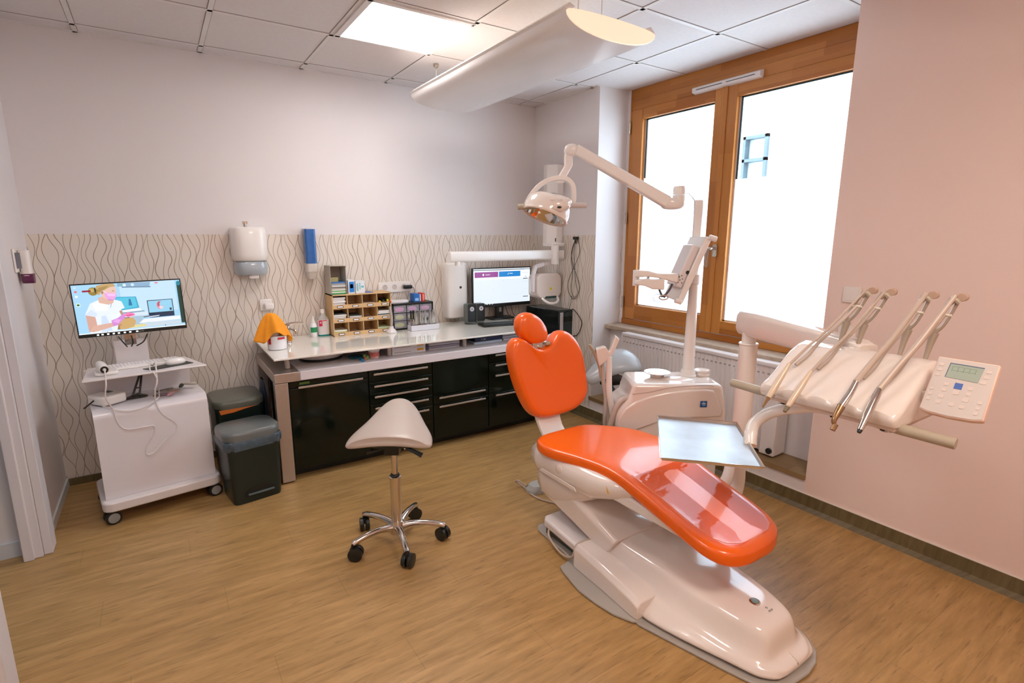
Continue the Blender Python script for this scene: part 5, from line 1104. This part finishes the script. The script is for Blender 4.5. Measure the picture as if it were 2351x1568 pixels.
b = B(); b.loft([[(xc+sx*w_, y+sy*.018, z) for sx, sy in ((-1, -1), (1, -1), (1, 1), (-1, 1))] for xc, w_, y, z in ((-1.17, .10, -1.74, .70), (-1.17, .09, -1.745, .58), (-1.175, .075, -1.77, .50), (-1.18, .075, -1.83, .435), (-1.18, .085, -1.93, .39))]); obj('back_bracket', b, WHITEP, ch, bev=.008, seg=3, sub=1)
# headrest
HO = [(-1.350, 1.02), (-1.352, 1.055), (-1.342, 1.085), (-1.318, 1.106), (-1.28, 1.112), (-1.24, 1.100), (-1.20, 1.072), (-1.168, 1.03), (-1.152, .99), (-1.150, .958), (-1.165, .938), (-1.20, .929), (-1.245, .927), (-1.28, .936), (-1.312, .96), (-1.336, .99)]
b = B(); b.cushion([(x, z) for x, z in HO], Vector((0, -1.735, 0)), (1, 0, 0), (0, .03, 1), (0, -1, .05), .05, rings=((1.0, -.2), (1.01, .25), (.96, .65), (.84, .92), (.6, 1.08), (.3, 1.14)), back=((.95, -.6), (.8, -.9), (.5, -1.0)))
obj('headrest', b, ORANGE, ch, ang=80, sub=1)
obj('headrest_bracket', B().box(-1.262, -1.17, -1.745, -1.715, .90, .945).cyl((-1.215, -1.73, .92), (-1.215, -1.745, .93), .02), CHROME, ch, bev=.004)
obj('adjuster_knob', B().box(-1.185, -1.155, -1.765, -1.735, .925, .942), GREYH, ch, bev=.004)
# foot control and cables on the floor
t = thing('foot_control', 'grey foot control with coiled cable lying on the floor behind the chair base', 'foot control', (-1.17, -1.62, 0))
obj('pedal_body', B().loft([[(-1.14+p[0]*k, -1.64+p[1]*k, z) for p in superel(0, 0, .075, .055, 2.5, 22)] for z, k in ((0, 1), (.02, 1), (.045, .75), (.05, .4))]), mat('pedal_light_grey', (176, 176, 172), .35), t)
obj('pedal_lever', B().box(-1.20, -1.155, -1.665, -1.60, .012, .035), mat('slate_rubber', (74, 92, 92), .5), t, bev=.006)
obj('pedal_cable', B().tube([(-1.19, -1.60, .02), (-1.225, -1.56, .05), (-1.22, -1.52, .03), (-1.195, -1.56, .008), (-1.21, -1.66, .006), (-1.20, -1.75, .006), (-1.15, -1.85, .006)], .005, 7, 6), HOSEG, t)
tag(obj('floor_cable', B().tube([(-1.40, -2.10, .085), (-1.425, -2.12, .04), (-1.445, -2.20, .022), (-1.455, -2.28, .022), (-1.455, -2.34, .05), (-1.43, -2.34, .10), (-1.38, -2.36, .12), (-1.33, -2.38, .12)], .0055, 8, 7), HOSEG), 'grey cable looping at the left rear of the chair base', 'cable')

# ================================================================ WATER UNIT WITH POLE
WV = Vector((.834, -.552, 0)); DV = Vector((.552, .834, 0)); UO = Vector((-.56, -2.16, 0))
def U3(u, z, d=0, o=UO): p = o+WV*u+DV*d; return (p.x, p.y, z)
wu = thing('dental_water_unit', 'pale peach white dental water unit with plates on top standing right of the orange chair', 'dental unit', (-.45, -2.05, 0))
body = [(-.33, .30), (-.34, .46), (-.335, .53), (-.305, .575), (-.27, .605), (-.255, .66), (-.245, .70), (.245, .70), (.262, .68), (.290, .54), (.292, .30)]
b = B(); b.prism([U3(u, z, .0) for u, z in body], DV*.30); obj('unit_body', b, WHITEG, wu, bev=.022, seg=4)
b = B(); b.prism([U3(u, z, .04) for u, z in ((-.30, 0), (-.30, .31), (.27, .31), (.27, 0))], DV*.22); obj('unit_pedestal', b, WHITEP, wu, bev=.01)
sw_ = [(-.325, .50), (-.29, .56), (-.23, .600), (-.15, .633), (-.06, .655), (.04, .667), (.16, .672), (.205, .667), (.22, .645)]
lo_ = [(.262, .545), (.255, .513), (.172, .507), (.06, .505), (-.02, .497), (-.10, .478), (-.20, .44), (-.30, .40), (-.33, .44)]
b = B(); b.prism([U3(u, z, -.012) for u, z in sw_+lo_], DV*.02); obj('front_swoosh_panel', b, WHITEG, wu, bev=.009, seg=3)
b = B(); b.tube([U3(u, z+.022, -.0015) for u, z in [(-.25, .62)]+sw_[3:8]], .0014, 5, 4); obj('cover_seam', b, mat('seam_shadow', (176, 150, 138), .6), wu)
lg = B(); lg.prism([U3(.150+a, .588+c, -.0145) for a, c in ((-.019, -.018), (.019, -.018), (.019, .018), (-.019, .018))], DV*.002); l_ = obj('blue_logo', lg, mat('logo_blue', (28, 88, 150), .3), wu)
b = B()
for a, c, r in ((0, .004, .004), (-.008, .004, .0035), (.008, .004, .0035), (-.003, -.005, .003), (.005, -.004, .003), (0, .011, .003)): b.lathe([(r, 0), (r, .0008), (0, .0008)], U3(.150+a, .588+c, -.0148), -DV, 10)
obj('logo_mark', b, mat('logo_pale', (190, 216, 236), .4), l_)
def topc(px, py, r, prof, nm, m): return obj(nm, B().lathe([(r*k, h) for k, h in prof], (px, py, .70), n=32), m, wu)
topc(-.530, -1.985, .075, ((.5, 0), (.55, .012), (1.0, .028), (1.02, .032), (.95, .033), (.5, .024), (0, .022)), 'cuspidor_plate', WHITEG)
topc(-.275, -2.105, .047, ((.95, 0), (1.0, .008), (.92, .014), (.9, .022), (1.0, .026), (.98, .034), (.85, .035), (.7, .028), (0, .026)), 'round_cap', WHITEG)
b = B(); b.loft([[U3(.03+p[0]*k, z, .12+p[1]*k) for p in superel(0, 0, .10, .05, 2, 24)] for z, k in ((.699, 1.0), (.708, .7), (.714, .3))]); obj('top_bump', b, WHITEG, wu, ang=80)
px, py = -.36, -2.07
obj('pole_foot', B().lathe([(.050, 0), (.050, .008), (.044, .014), (.042, .03), (.036, .045)], (px, py, .70)), WHITEP, wu)
obj('pole', B().tube([(px, py, .70), (px, py, 1.25)], [.035, .026], 22), WHITEP, wu)
obj('pole_collar', B().lathe([(.026, 0), (.033, .004), (.033, .055), (.029, .06), (0, .06)], (px, py, 1.245)), WHITEP, wu)
obj('pole_upper', B().tube([(px, py, 1.30), (px, py, 1.48)], [.022, .021], 18), WHITEP, wu)
b = B(); b.loft([[(Vector((px, py, 0))+WV*(uo+sx*w_)+DV*sy*.014+Vector((0, 0, z))) for sx, sy in ((-1, -1), (1, -1), (1, 1), (-1, 1))] for uo, w_, z in ((-.004, .020, 1.46), (-.004, .021, 1.55), (-.002, .023, 1.66), (-.005, .024, 1.715))]); obj('pole_blade', b, WHITEP, wu, bev=.005)
# instrument holder (assistant side)
def H3(u, z, d=0): p = Vector((-.66, -1.95, 0))+WV*u+DV*d; return (p.x, p.y, z)
b = B(); b.prism([H3(u, z, -.012) for u, z in ((-.225, .772), (-.240, .83), (-.246, .878), (-.192, .893), (-.168, .86), (-.136, .957), (-.112, .935), (-.145, .852), (-.18, .812))], DV*.05); obj('holder_head', b, WHITEG, wu, bev=.006)
obj('holder_post', B().tube([H3(-.168, .83), H3(-.160, .62), H3(-.14, .52), H3(-.115, .41), H3(-.09, .33)], [.017, .018, .018, .019, .019], 14, 4), WHITEP, wu)
obj('suction_hose', B().tube([H3(-.200, .81, .02), H3(-.196, .70, .02), H3(-.175, .58, .02), H3(-.176, .43, .02), H3(-.16, .34, .04)], [.011, .012, .013, .013, .012], 12, 4), mat('cream_grey', (196, 182, 172), .35), wu)
obj('suction_tip', B().tube([H3(-.285, .905, -.01), H3(-.258, .86, 0), H3(-.225, .79, .01), H3(-.205, .70, .02)], [.007, .009, .010, .010], 10, 3), GREYH, wu)
obj('grey_hose', B().tube([U3(-.25, .60, .05), U3(-.30, .60, .03), U3(-.335, .56, .02), U3(-.355, .49, .02), U3(-.37, .40, .03), U3(-.36, .33, .05)], .016, 12, 5), mat('cream_grey', (196, 182, 172), .35), wu)

# ================================================================ OPERATING LAMP
def A3(u, z, d=0): p = Vector((-.8, -1.95, 0))+WV*u+DV*d; return Vector((p.x, p.y, z))
def G3(u, z, d=0): p = Vector((-1.25, -1.85, 0))+WV*u+DV*d; return Vector((p.x, p.y, z))
ol = thing('operating_lamp', 'white dental operating lamp on a long angled arm over the chair headrest', 'dental lamp', tuple(A3(0, 1.57)))
obj('arm_blade', B().loft([[A3(u+sx*.0, z+sy*.014, d+sx*.016) for sx, sy in ((-1, -1), (1, -1), (1, 1), (-1, 1))] for u, z, d in ((.29, 1.755, .0), (.34, 1.752, .05), (.40, 1.72, .13))]), WHITEP, ol, bev=.005)
b = B(); b.lathe([(.030, 0), (.033, .004), (.033, .040)], A3(.275, 1.690)); b.lathe([(.033, .042), (.033, .075), (.028, .086), (0, .087)], A3(.275, 1.690)); obj('elbow_joint', b, WHITEP, ol)
obj('elbow_bowl', B().loft([[A3(u0+p[0], z0+p[1]*1.0, d) for p in superel(0, 0, a, c_, 2.6, 20)] for d, u0, z0, a, c_ in ((-.032, .255, 1.688, .035, .018), (-.024, .245, 1.687, .055, .028), (.0, .24, 1.686, .064, .033), (.024, .245, 1.687, .055, .028), (.032, .255, 1.688, .035, .018))]), WHITEP, ol, ang=70)
b = B(); b.bar(A3(-.285, 1.962), A3(.215, 1.692), .055, .052, (0, 0, 1), w1=.06, h1=.062); obj('long_arm', b, WHITEP, ol, bev=.010, seg=3)
obj('arm_knuckle', B().loft([[A3(-.305+p[0], 1.957+p[1], d) for p in superel(0, 0, a, a*.8, 2.3, 20)] for d, a in ((-.030, .024), (-.024, .036), (.024, .036), (.030, .024))]), WHITEP, ol, ang=70)
b = B(); b.loft([[A3(u, z, d) for u, z, d in ((u0-w_, z0, -.018), (u0+w_, z0, -.018), (u0+w_, z0, .018), (u0-w_, z0, .018))] for u0, z0, w_ in ((-.315, 1.965, .020), (-.320, 1.92, .022), (-.318, 1.88, .021), (-.335, 1.85, .021), (-.358, 1.81, .022), (-.362, 1.79, .022))]); obj('neck', b, WHITEP, ol, bev=.007, seg=3)
# yoke arch
def band(pts, w_, th, nm, m):
    b = B(); P_ = spline(pts, 6); secs = []
    for i, p in enumerate(P_):
        t_ = (P_[min(i+1, len(P_)-1)]-P_[max(i-1, 0)]).normalized(); s_ = DV; n_ = t_.cross(s_).normalized()
        f = i/(len(P_)-1); w0 = w_*(.55+.45*math.sin(math.pi*f))
        secs.append([p+s_*a*w0/2+n_*c_*th/2 for a, c_ in ((-1, -1), (1, -1), (1, 1), (-1, 1))])
    b.loft(secs); return obj(nm, b, m, ol, bev=.003)
band([G3(-.118, 1.655), G3(-.105, 1.69), (G3(-.075, 1.735)), G3(-.03, 1.775), G3(.03, 1.797), G3(.085, 1.795), G3(.118, 1.765), G3(.126, 1.71), G3(.122, 1.665)], .05, .022, 'yoke_arch', WHITEP)
od = Vector((-.30, 0, -.95)).normalized(); Oc = G3(.0, 1.665)
Fd = (WV*(-.34)+DV*(-.22)+Vector((0, 0, -.92))).normalized()
prof = [(.0, -.052), (.05, -.05), (.09, -.034), (.112, -.006), (.118, .028), (.115, .055), (.108, .055), (.110, .028), (.104, -.002), (.07, -.03), (.0, -.04)]
hd = obj('lamp_shell', B().lathe(prof, Oc, Fd, 40, False), WHITEG, ol, ang=60)
obj('reflector', B().lathe([(.114, .054), (.106, .05), (.098, .02), (.075, -.008), (.03, -.025), (0, -.028)], Oc, Fd, 40, False), CHROME, hd, ang=60)
obj('rim', B().lathe([(.1145, .050), (.119, .054), (.117, .060), (.1095, .060), (.1085, .054), (.1145, .050)], Oc, Fd, 40, False), mat('rim_cream', (226, 206, 190), .3), hd)
obj('bulb_cover', B().lathe([(0, .028), (.016, .024), (.020, .005), (.020, -.02)], Oc, Fd, 20), mat('bulb_glass', (206, 214, 216), .1, coat=.5, var=0), hd)
b = B(); b.loft([[G3(u, z, d) for u, z, d in ring] for ring in (
    [(-.075, 1.662, -.095), (-.03, 1.654, -.118), (.02, 1.642, -.124), (.055, 1.632, -.12), (.095, 1.648, -.095), (.112, 1.672, -.05)],
    [(-.085, 1.672, -.085), (-.03, 1.69, -.108), (.02, 1.69, -.112), (.055, 1.688, -.108), (.095, 1.69, -.082), (.114, 1.69, -.04)],
    [(-.08, 1.69, -.065), (-.03, 1.71, -.07), (.02, 1.716, -.07), (.055, 1.712, -.068), (.09, 1.704, -.055), (.108, 1.698, -.025)],
    [(-.06, 1.70, -.03), (-.03, 1.722, -.02), (.02, 1.728, -.02), (.055, 1.724, -.02), (.08, 1.712, -.02), (.095, 1.70, -.01)])], False, False)
vz_ = obj('front_visor', b, WHITEG, ol, ang=80)
md = vz_.modifiers.new('thick', 'SOLIDIFY'); md.thickness = .004
obj('oval_button', B().loft([[G3(.044+p[0]*k, 1.652+p[1]*k, -.1245-h) for p in superel(0, 0, .011, .0055, 2, 18)] for k, h in ((1, 0), (1, .002), (.6, .003))]), BLACKP, ol)
b = B(); text_bm(b, 'RAY . SUN', G3(.03, 1.684, -.1165), WV, (0, 0, 1), .013); obj('embossed_mark', b, mat('emboss_grey', (206, 192, 188), .4), ol)
obj('handle', B().tube([G3(-.055, 1.658, -.07), G3(-.10, 1.660, -.03), G3(-.152, 1.659, -.01)], [.012, .0145, .014], 14, 3), GREYH, ol)
obj('handle', B().tube([G3(.10, 1.665, -.05), G3(.14, 1.667, -.03), G3(.185, 1.668, -.01)], [.012, .0145, .014], 14, 3), mat('handle_pale', (206, 198, 194), .4), ol)

# ================================================================ CHAIRSIDE MONITOR (seen from the side)
def M3(u, z, d=0): p = Vector((-.5, -2.2, 0))+WV*u+DV*d; return Vector((p.x, p.y, z))
cm = thing('chairside_monitor', 'white chairside monitor seen edge on, tilted on an arm in front of the window', 'monitor', tuple(M3(-.05, 1.2)))
sv = (WV*.36+Vector((0, 0, .933))).normalized(); tv = (WV*-.933+Vector((0, 0, .36))).normalized()
def mbox(s0, s1, t0, t1, d0, d1):
    o = M3(-.028, 1.338); b = B()
    c = [o+sv*s+tv*t+DV*d for d in (d0, d1) for t in (t0, t1) for s in (s0, s1)]
    V8 = [b.v(p) for p in c]
    for q in ((0, 2, 3, 1), (4, 5, 7, 6), (0, 1, 5, 4), (2, 6, 7, 3), (0, 4, 6, 2), (1, 3, 7, 5)): b._f([V8[i] for i in q])
    return b
obj('screen_slab', mbox(-.185, .185, -.018, .016, -.02, .24), WHITEP, cm, bev=.005)
obj('screen_glass', mbox(-.175, .175, -.020, -.018, .0, .23), BLACKG, cm)
obj('back_housing', mbox(-.115, .125, .016, .058, -.005, .16), WHITEM, cm, bev=.010, seg=3)
obj('bumper', B().cyl(M3(.035, 1.512, -.03), M3(.075, 1.500, -.03), .014), WHITEP, cm, bev=.003)
obj('bumper', B().cyl(M3(-.125, 1.178, -.03), M3(-.088, 1.166, -.03), .014), WHITEP, cm, bev=.003)
obj('round_port', B().lathe([(.010, 0), (.010, .002), (0, .002)], M3(-.058, 1.325, -.0055)-Vector((0, 0, .0)), -DV), BLACKP, cm)
b = B()
for s, t in ((-.075, .045), (-.085, .03), (-.065, .035), (-.05, .045), (-.06, .055), (-.09, .05)): b.lathe([(.003, 0), (.003, .002), (0, .002)], M3(-.028, 1.338, -.0055)+sv*s+tv*t, -DV, 8)
o = obj('small_ports', b, BLACKP, cm); o['kind'] = 'stuff'
b = B(); b.loft([[M3(u, z+sy*h, sx*.02) for sx, sy in ((-1, -1), (1, -1), (1, 1), (-1, 1))] for u, z, h in ((-.335, 1.318, .020), (-.27, 1.318, .016), (-.22, 1.308, .012), (-.15, 1.298, .020), (-.11, 1.295, .026))]); obj('upper_arm', b, WHITEP, cm, bev=.006)
b = B(); b.loft([[M3(u, z+sy*h, sx*.024) for sx, sy in ((-1, -1), (1, -1), (1, 1), (-1, 1))] for u, z, h in ((-.335, 1.272, .012), (-.285, 1.272, .020), (-.245, 1.262, .027), (-.182, 1.262, .030))]); obj('lower_arm', b, WHITEP, cm, bev=.006)
obj('arm_spine', B().cyl(M3(-.325, 1.25, .03), M3(-.325, 1.335, .03), .018).cyl(M3(-.26, 1.27, .03), M3(-.26, 1.33, .03), .008), WHITEP, cm)
cg = mat('cable_dark_grey', (84, 84, 96), .4)
obj('cable_bundle', B().tube([M3(-.135, 1.262, .0), M3(-.15, 1.235, -.01), M3(-.172, 1.21, -.02), M3(-.200, 1.196, -.02)], .006, 8, 5), cg, cm)
obj('cable_bundle', B().tube([M3(-.205, 1.235, 0), M3(-.192, 1.205, -.01), M3(-.175, 1.192, -.02)], .006, 8, 5), cg, cm)
obj('cable_ring', B().tube([M3(-.215+.025*math.cos(a), 1.188+.022*math.sin(a), -.02+.004*math.sin(3*a)) for a in [2*math.pi*k/20 for k in range(20)]], .0016, 6), mat('cable_navy', (40, 40, 80), .4), cm)
obj('cable_ring', B().tube([M3(-.185+.024*math.cos(a), 1.192+.012*math.sin(a), -.025) for a in [2*math.pi*k/18 for k in range(19)]], .004, 6), HOSEG, cm)
obj('mount_link', B().bar(M3(.0, 1.36, .10), Vector((px, py, 1.36)), .05, .05), WHITEP, cm, bev=.006)

# ================================================================ DELIVERY UNIT
du_ = thing('delivery_unit', 'white instrument delivery head with keypad on a swing arm over the foot of the chair', 'dental delivery unit', (-1.1, -3.25, .97))
ax0, ay0 = -.70, -2.655
obj('support_post', B().cyl((ax0, ay0, .42), (ax0, ay0, 1.035), .040, .040), WHITEP, du_)
obj('post_inner', B().cyl((ax0, ay0, 1.03), (ax0, ay0, 1.09), .031), WHITEP, du_)
obj('post_rim', B().lathe([(.0405, 0), (.043, .004), (.0405, .009)], (ax0, ay0, 1.028)), WHITEP, du_)
obj('post_foot', B().tube([(ax0, ay0, .44), (ax0, ay0, .34), (-.76, -2.66, .29), (-.92, -2.62, .27), (-1.02, -2.5, .26)], [.036, .038, .04, .04, .04], 16, 5), WHITEP, du_)
b = B(); b.loft([[Vector((x, y, z))+Vector((.925, -.38, 0))*p[0]+Vector((0, 0, p[1])) for p in superel(0, 0, .040, h, 5, 22)] for x, y, z, h in ((-.668, -2.60, 1.125, .040), (-.672, -2.61, 1.125, .055), (-.72, -2.72, 1.125, .058), (-.93, -3.22, 1.12, .045), (-.94, -3.245, 1.12, .035))]); obj('swing_arm', b, WHITEG, du_, bev=.002)
obj('arm_screw', B().lathe([(.006, 0), (.006, .001), (0, .002)], (-.80, -2.985, 1.095), (-.92, .38, 0)), CHROME, du_)
# head
def hsec(y, dome=1.0, ins=0):
    zt_ = 1.018+.0035*math.cos((y+3.16)*75)
    pts = [(-1.235+ins, .982), (-1.245+ins, 1.0), (-1.24+ins, zt_), (-1.21+ins, zt_+.012), (-1.16, 1.055), (-1.12, 1.085), (-1.07, 1.12), (-1.03, 1.138), (-.99, 1.146), (-.95, 1.138), (-.925-ins, 1.11), (-.92-ins, 1.05), (-.92-ins, .99), (-.94-ins, .98)]
    return [(x, y, .98+(z-.98)*dome) for x, z in pts]
ys = [-3.045, -3.05]+[-3.06-.39*k/36 for k in range(37)]+[-3.455, -3.46]
secs = [hsec(ys[0], .9, .012), hsec(ys[1], .97, .004)]+[hsec(y) for y in ys[2:-2]]+[hsec(ys[-2], .97, .004), hsec(ys[-1], .9, .012)]
obj('head_shell', B().loft(secs), WHITEG, du_, ang=50)
obj('underside_tray', B().box(-1.225, -.94, -3.455, -3.06, .966, .984), mat('under_peach', (214, 190, 176), .4), du_, bev=.004)
for y in (-3.12, -3.28, -3.42): obj('rubber_foot', B().cyl((-1.21, y, .960), (-1.21, y, .967), .008), RUBBER, du_)
obj('side_screw', B().lathe([(.007, 0), (.007, .002), (0, .002)], (-1.04, -3.4605, 1.03), (0, -1, 0)), BLACKP, du_)
obj('left_handle', B().tube([(-1.20, -3.07, .978), (-1.20, -3.02, .982), (-1.206, -2.92, .987)], [.013, .0155, .0145], 16, 3), GREYH, du_)
obj('right_handle', B().tube([(-1.20, -3.40, .972), (-1.195, -3.46, .972), (-1.187, -3.585, .968)], [.013, .0165, .0155], 16, 3), GREYH, du_)
obj('handle_joint', B().lathe([(.014, 0), (.014, .02), (.0, .022)], (-1.20, -3.425, .957)), STEEL, du_)
# keypad
kt0, kt1, kb1, kb0 = Vector((-1.07, -3.472, 1.178)), Vector((-1.07, -3.611, 1.178)), Vector((-1.16, -3.628, 1.030)), Vector((-1.16, -3.488, 1.030))
Uk = (kt1-kt0).normalized(); Vk = (kt0-kb0); Vk = (Vk-Uk*Vk.dot(Uk)).normalized(); Nk = Uk.cross(Vk)
if Nk.x > 0: Nk = -Nk
ok = (kt0+kt1+kb0+kb1)/4
def kprism(pts, n0, n1): return B().prism([ok+Uk*a+Vk*c_+Nk*n0 for a, c_ in pts], Nk*(n1-n0))
outl = [(-.069, .086), (.069, .086), (.0745, -.078), (.05, -.084), (.0, -.088), (-.05, -.086), (-.070, -.080)]
kp = obj('keypad', kprism(outl, -.022, 0), mat('keypad_edge', (240, 206, 188), .35), du_, bev=.004)
obj('keypad_face', kprism([(a*.955, c_*.955) for a, c_ in outl], 0, .0012), mat('keypad_grey', (206, 194, 186), .45), kp)
obj('display', kprism([(-.036, .070), (.040, .070), (.036, .024), (-.038, .026)], .0012, .002), mat('display_frame', (84, 100, 124), .3), kp)
obj('lcd', kprism([(-.034, .067), (.040, .067), (.036, .024), (-.036, .026)], .002, .0024), mat('lcd_green', (164, 176, 162), .2, coat=.3), kp)
b = B()
for k in range(5): b.prism([ok+Uk*(-.028+.013*k+a)+Vk*(.046+c_)+Nk*.0024 for a, c_ in ((0, 0), (.0012, 0), (.0012, .014), (0, .014))], Nk*.0002)
for c_ in (.048, .060): b.prism([ok+Uk*a+Vk*(c_+e_)+Nk*.0024 for a, e_ in ((-.028, 0), (.026, 0), (.026, .001), (-.028, .001))], Nk*.0002)
o = obj('lcd_lines', b, mat('lcd_dark', (112, 140, 116), .4), kp); o['kind'] = 'stuff'
kl = obj('blue_logo', kprism([(-.010, .014), (.008, .014), (.008, -.004), (-.010, -.004)], .0012, .0018), mat('keypad_blue', (76, 106, 176), .3), kp)
btn = mat('button_pale', (216, 200, 190), .4)
for a, c_, w_, h_ in [(-.055, .062, .012, .009), (-.055, .046, .012, .009), (-.055, .030, .012, .009), (.052, .060, .012, .009), (.050, .044, .012, .010), (.047, .028, .014, .011), (-.028, .006, .011, .010), (-.029, -.012, .011, .010), (-.030, -.032, .013, .011), (-.032, -.050, .013, .010), (.026, .004, .011, .010), (.026, -.012, .011, .010), (.024, -.030, .014, .012), (.022, -.052, .013, .010), (-.001, -.014, .014, .013), (-.002, -.050, .013, .011), (-.057, -.014, .010, .009), (-.057, -.030, .010, .009), (-.057, -.046, .010, .009), (.055, -.030, .010, .009), (.055, -.046, .010, .009), (.054, -.062, .010, .009)]:
    obj('button', B().prism([ok+Uk*(a+p[0])+Vk*(c_+p[1])+Nk*.0012 for p in rrect(w_, h_, .0025, 3)], Nk*.0012), btn, kp)
obj('keypad_bracket', B().bar((-1.06, -3.44, 1.04), tuple(ok-Nk*.02), .04, .03), WHITEP, du_, bev=.005)
# tray arm
obj('tray_arm', B().tube([(-1.10, -3.27, .962), (-1.13, -3.16, .945), (-1.16, -3.06, .905), (-1.20, -3.02, .86), (-1.235, -3.03, .825), (-1.255, -3.045, .795)], [.020, .020, .020, .021, .022, .020], 16, 6), WHITEP, du_)
obj('tray_clip', B().bar((-1.225, -3.015, .806), (-1.262, -3.045, .800), .035, .016), CREAM, du_, bev=.003)
obj('lower_link', B().tube([(-1.03, -2.60, .40), (-.95, -2.70, .385), (-.85, -2.70, .42), (-.76, -2.66, .50)], [.028, .028, .026, .024], 14, 5), WHITEP, du_)
# whips (hose carriers)
WHY = [(-3.172, -3.222), (-3.228, -3.278), (-3.355, -3.39), (-3.425, -3.462)]
WM = mat('whip_taupe', (176, 160, 142), .35, var=.03)
for (y0, y1) in WHY:
    wh = obj('whip_stem', B().tube([(-.965, y0+.012, 1.12), (-.955, y0+.006, 1.185), (-.953, y0, 1.225)], [.005, .009, .013], 10, 3), WM, du_)
    lp = Vector((-.953, y0, 1.225)); tp = Vector((-.95, y1, 1.335)); dd = (tp-lp)
    for s in (-1, 1):
        off = Vector((0, -.0115*s, 0)); obj('whip_rail', B().tube([lp, lp+dd*.25+off, lp+dd*.7+off, lp+dd*1.0+off*.8], [.006, .0045, .005, .006], 8, 4), WM, wh)
    obj('whip_roller', B().cyl(lp+dd*.52+Vector((-.002, .017, 0)), lp+dd*.52+Vector((-.002, -.017, 0)), .0045), CREAM, wh)
    hk = B(); c0 = tp+Vector((.004, -.016, .004)); hk.loft([[c0+Vector((d, p[0], p[1])) for p in superel(0, 0, .014, .012, 2.2, 16)] for d in (-.007, .007)]); obj('whip_hook', hk, mat('whip_tip', (186, 156, 134), .4), wh, bev=.002)
    obj('whip_saddle', B().tube([tp+Vector((-.004, .012, -.018)), tp+Vector((-.006, .0, -.004)), tp+Vector((-.002, -.012, -.014))], .008, 8, 3), WM, wh)
# handpieces
HP = [((-1.32, -3.112, .965), (-1.2, -3.121, 1.098), 'first'), ((-1.32, -3.186, .971), (-1.2, -3.194, 1.088), 'second'), ((-1.32, -3.333, .968), (-1.2, -3.331, 1.090), 'third'), ((-1.32, -3.403, .971), (-1.2, -3.394, 1.081), 'fourth')]
labs = ['cream air water syringe handpiece, leftmost on the delivery head', 'cream scaler handpiece with dark tip, second from the left on the delivery head', 'steel turbine handpiece with bronze angled head on the delivery head', 'straight steel motor handpiece, nearest the keypad on the delivery head']
CRH = mat('handpiece_cream', (214, 192, 166), .3, coat=.3); BRZ = mat('bronze_metal', (156, 122, 88), .25, metal=.7)
for i, ((t0, t1, nm_), (y0, y1)) in enumerate(zip(HP, WHY)):
    t0, t1 = Vector(t0), Vector(t1); hp = thing('dental_handpiece', labs[i], 'dental handpiece', tuple(t0), 'handpieces on the delivery head'); hp.pop('group') if False else None
    d = (t1-t0); tp = Vector((-.955, y1, 1.342)); rl = Vector((-.958, y0+(y1-y0)*.52, 1.225+.11*.52)); hosr = [.0042, .0045, .008, .008][i]
    if i == 0:
        obj('body', B().tube([t0+d*.22, t0+d*.35, t0+d*.7, t1], [.009, .0105, .0095, .006], 14, 3), CRH, hp); obj('nozzle', B().tube([t0, t0+d*.12, t0+d*.24], [.0035, .005, .0075], 10), BRZ, hp); obj('push_button', B().tube([t0+d*.22+Vector((.004, -.009, .0)), t0+d*.30+Vector((.004, -.011, .0))], .004, 8), STEEL, hp)
    elif i == 1:
        obj('body', B().tube([t0+d*.12, t0+d*.3, t0+d*.7, t1], [.0075, .0098, .009, .006], 14, 3), CRH, hp); obj('dark_tip', B().tube([t0, t0+d*.14], [.005, .0078], 12), mat('tip_olive', (120, 108, 84), .35), hp)
    elif i == 2:
        m0 = t0+d*.42+Vector((-.004, .004, 0)); obj('body', B().tube([m0, t0+d*.7, t1], [.0115, .0098, .0085], 16, 3), CHROME, hp); obj('contra_angle', B().tube([t0+Vector((.01, .002, .004)), t0+d*.14+Vector((-.004, .004, 0)), m0], [.006, .0075, .0112], 14, 4), BRZ, hp); obj('burr_head', B().cyl(t0+Vector((.012, -.002, .004)), t0+Vector((.0, .0, -.012)), .0075), BRZ, hp)
    else:
        obj('body', B().tube([t0+d*.05, t0+d*.4, t0+d*.8, t1], [.0075, .0115, .0112, .0085], 16, 3), CHROME, hp); obj('dark_tip', B().tube([t0, t0+d*.06], [.0055, .0068], 12), BLACKP, hp)
    mid = t1.lerp(tp, .5)+Vector((0, 0, -.010))
    h1 = obj('hose', B().tube([t1-d*.04, t1.lerp(mid, .5)+Vector((0, 0, .002)), mid, mid.lerp(tp, .6), tp], [hosr*1.15, hosr, hosr, hosr*.9, hosr*.8], 10, 6), HOSEG, hp)
    e1 = Vector((-1.12, t1.y+.004, 1.090)); e2 = e1.lerp(rl, .35)+Vector((0, 0, .008))
    obj('return_hose', B().tube([rl, rl.lerp(e2, .5)+Vector((0, 0, -.004)), e2, e1.lerp(e2, .4), e1+Vector((-.02, .006, -.006))], [.0048, .005, .0056, .0066, .0062], 10, 6), HOSEG, hp)
# tray
c0, c1, c2, c3_ = Vector((-1.313, -2.668, .80)), Vector((-1.118, -2.898, .80)), Vector((-1.415, -3.196, .80)), Vector((-1.632, -2.966, .80))
tr = thing('instrument_tray', 'rectangular brushed metal instrument tray held above the legrest of the chair', 'tray', tuple((c0+c1+c2+c3_)/4))
cc_ = (c0+c1+c2+c3_)/4
def tring(k, z): return [cc_+(c-cc_)*k+Vector((0, 0, z)) for c in (c0, c1, c2, c3_)]
obj('tray_bottom', B().loft([tring(.95, -.001), tring(.95, .001)]), TRAYM, tr)
b = B(); b.loft([tring(.945, 0), tring(.975, .010), tring(1.0, .011), tring(1.0, .0085), tring(.98, .0075), tring(.955, -.002), tring(.945, -.001)], False, False); obj('tray_rim', b, CHROME, tr, ang=25)
#END
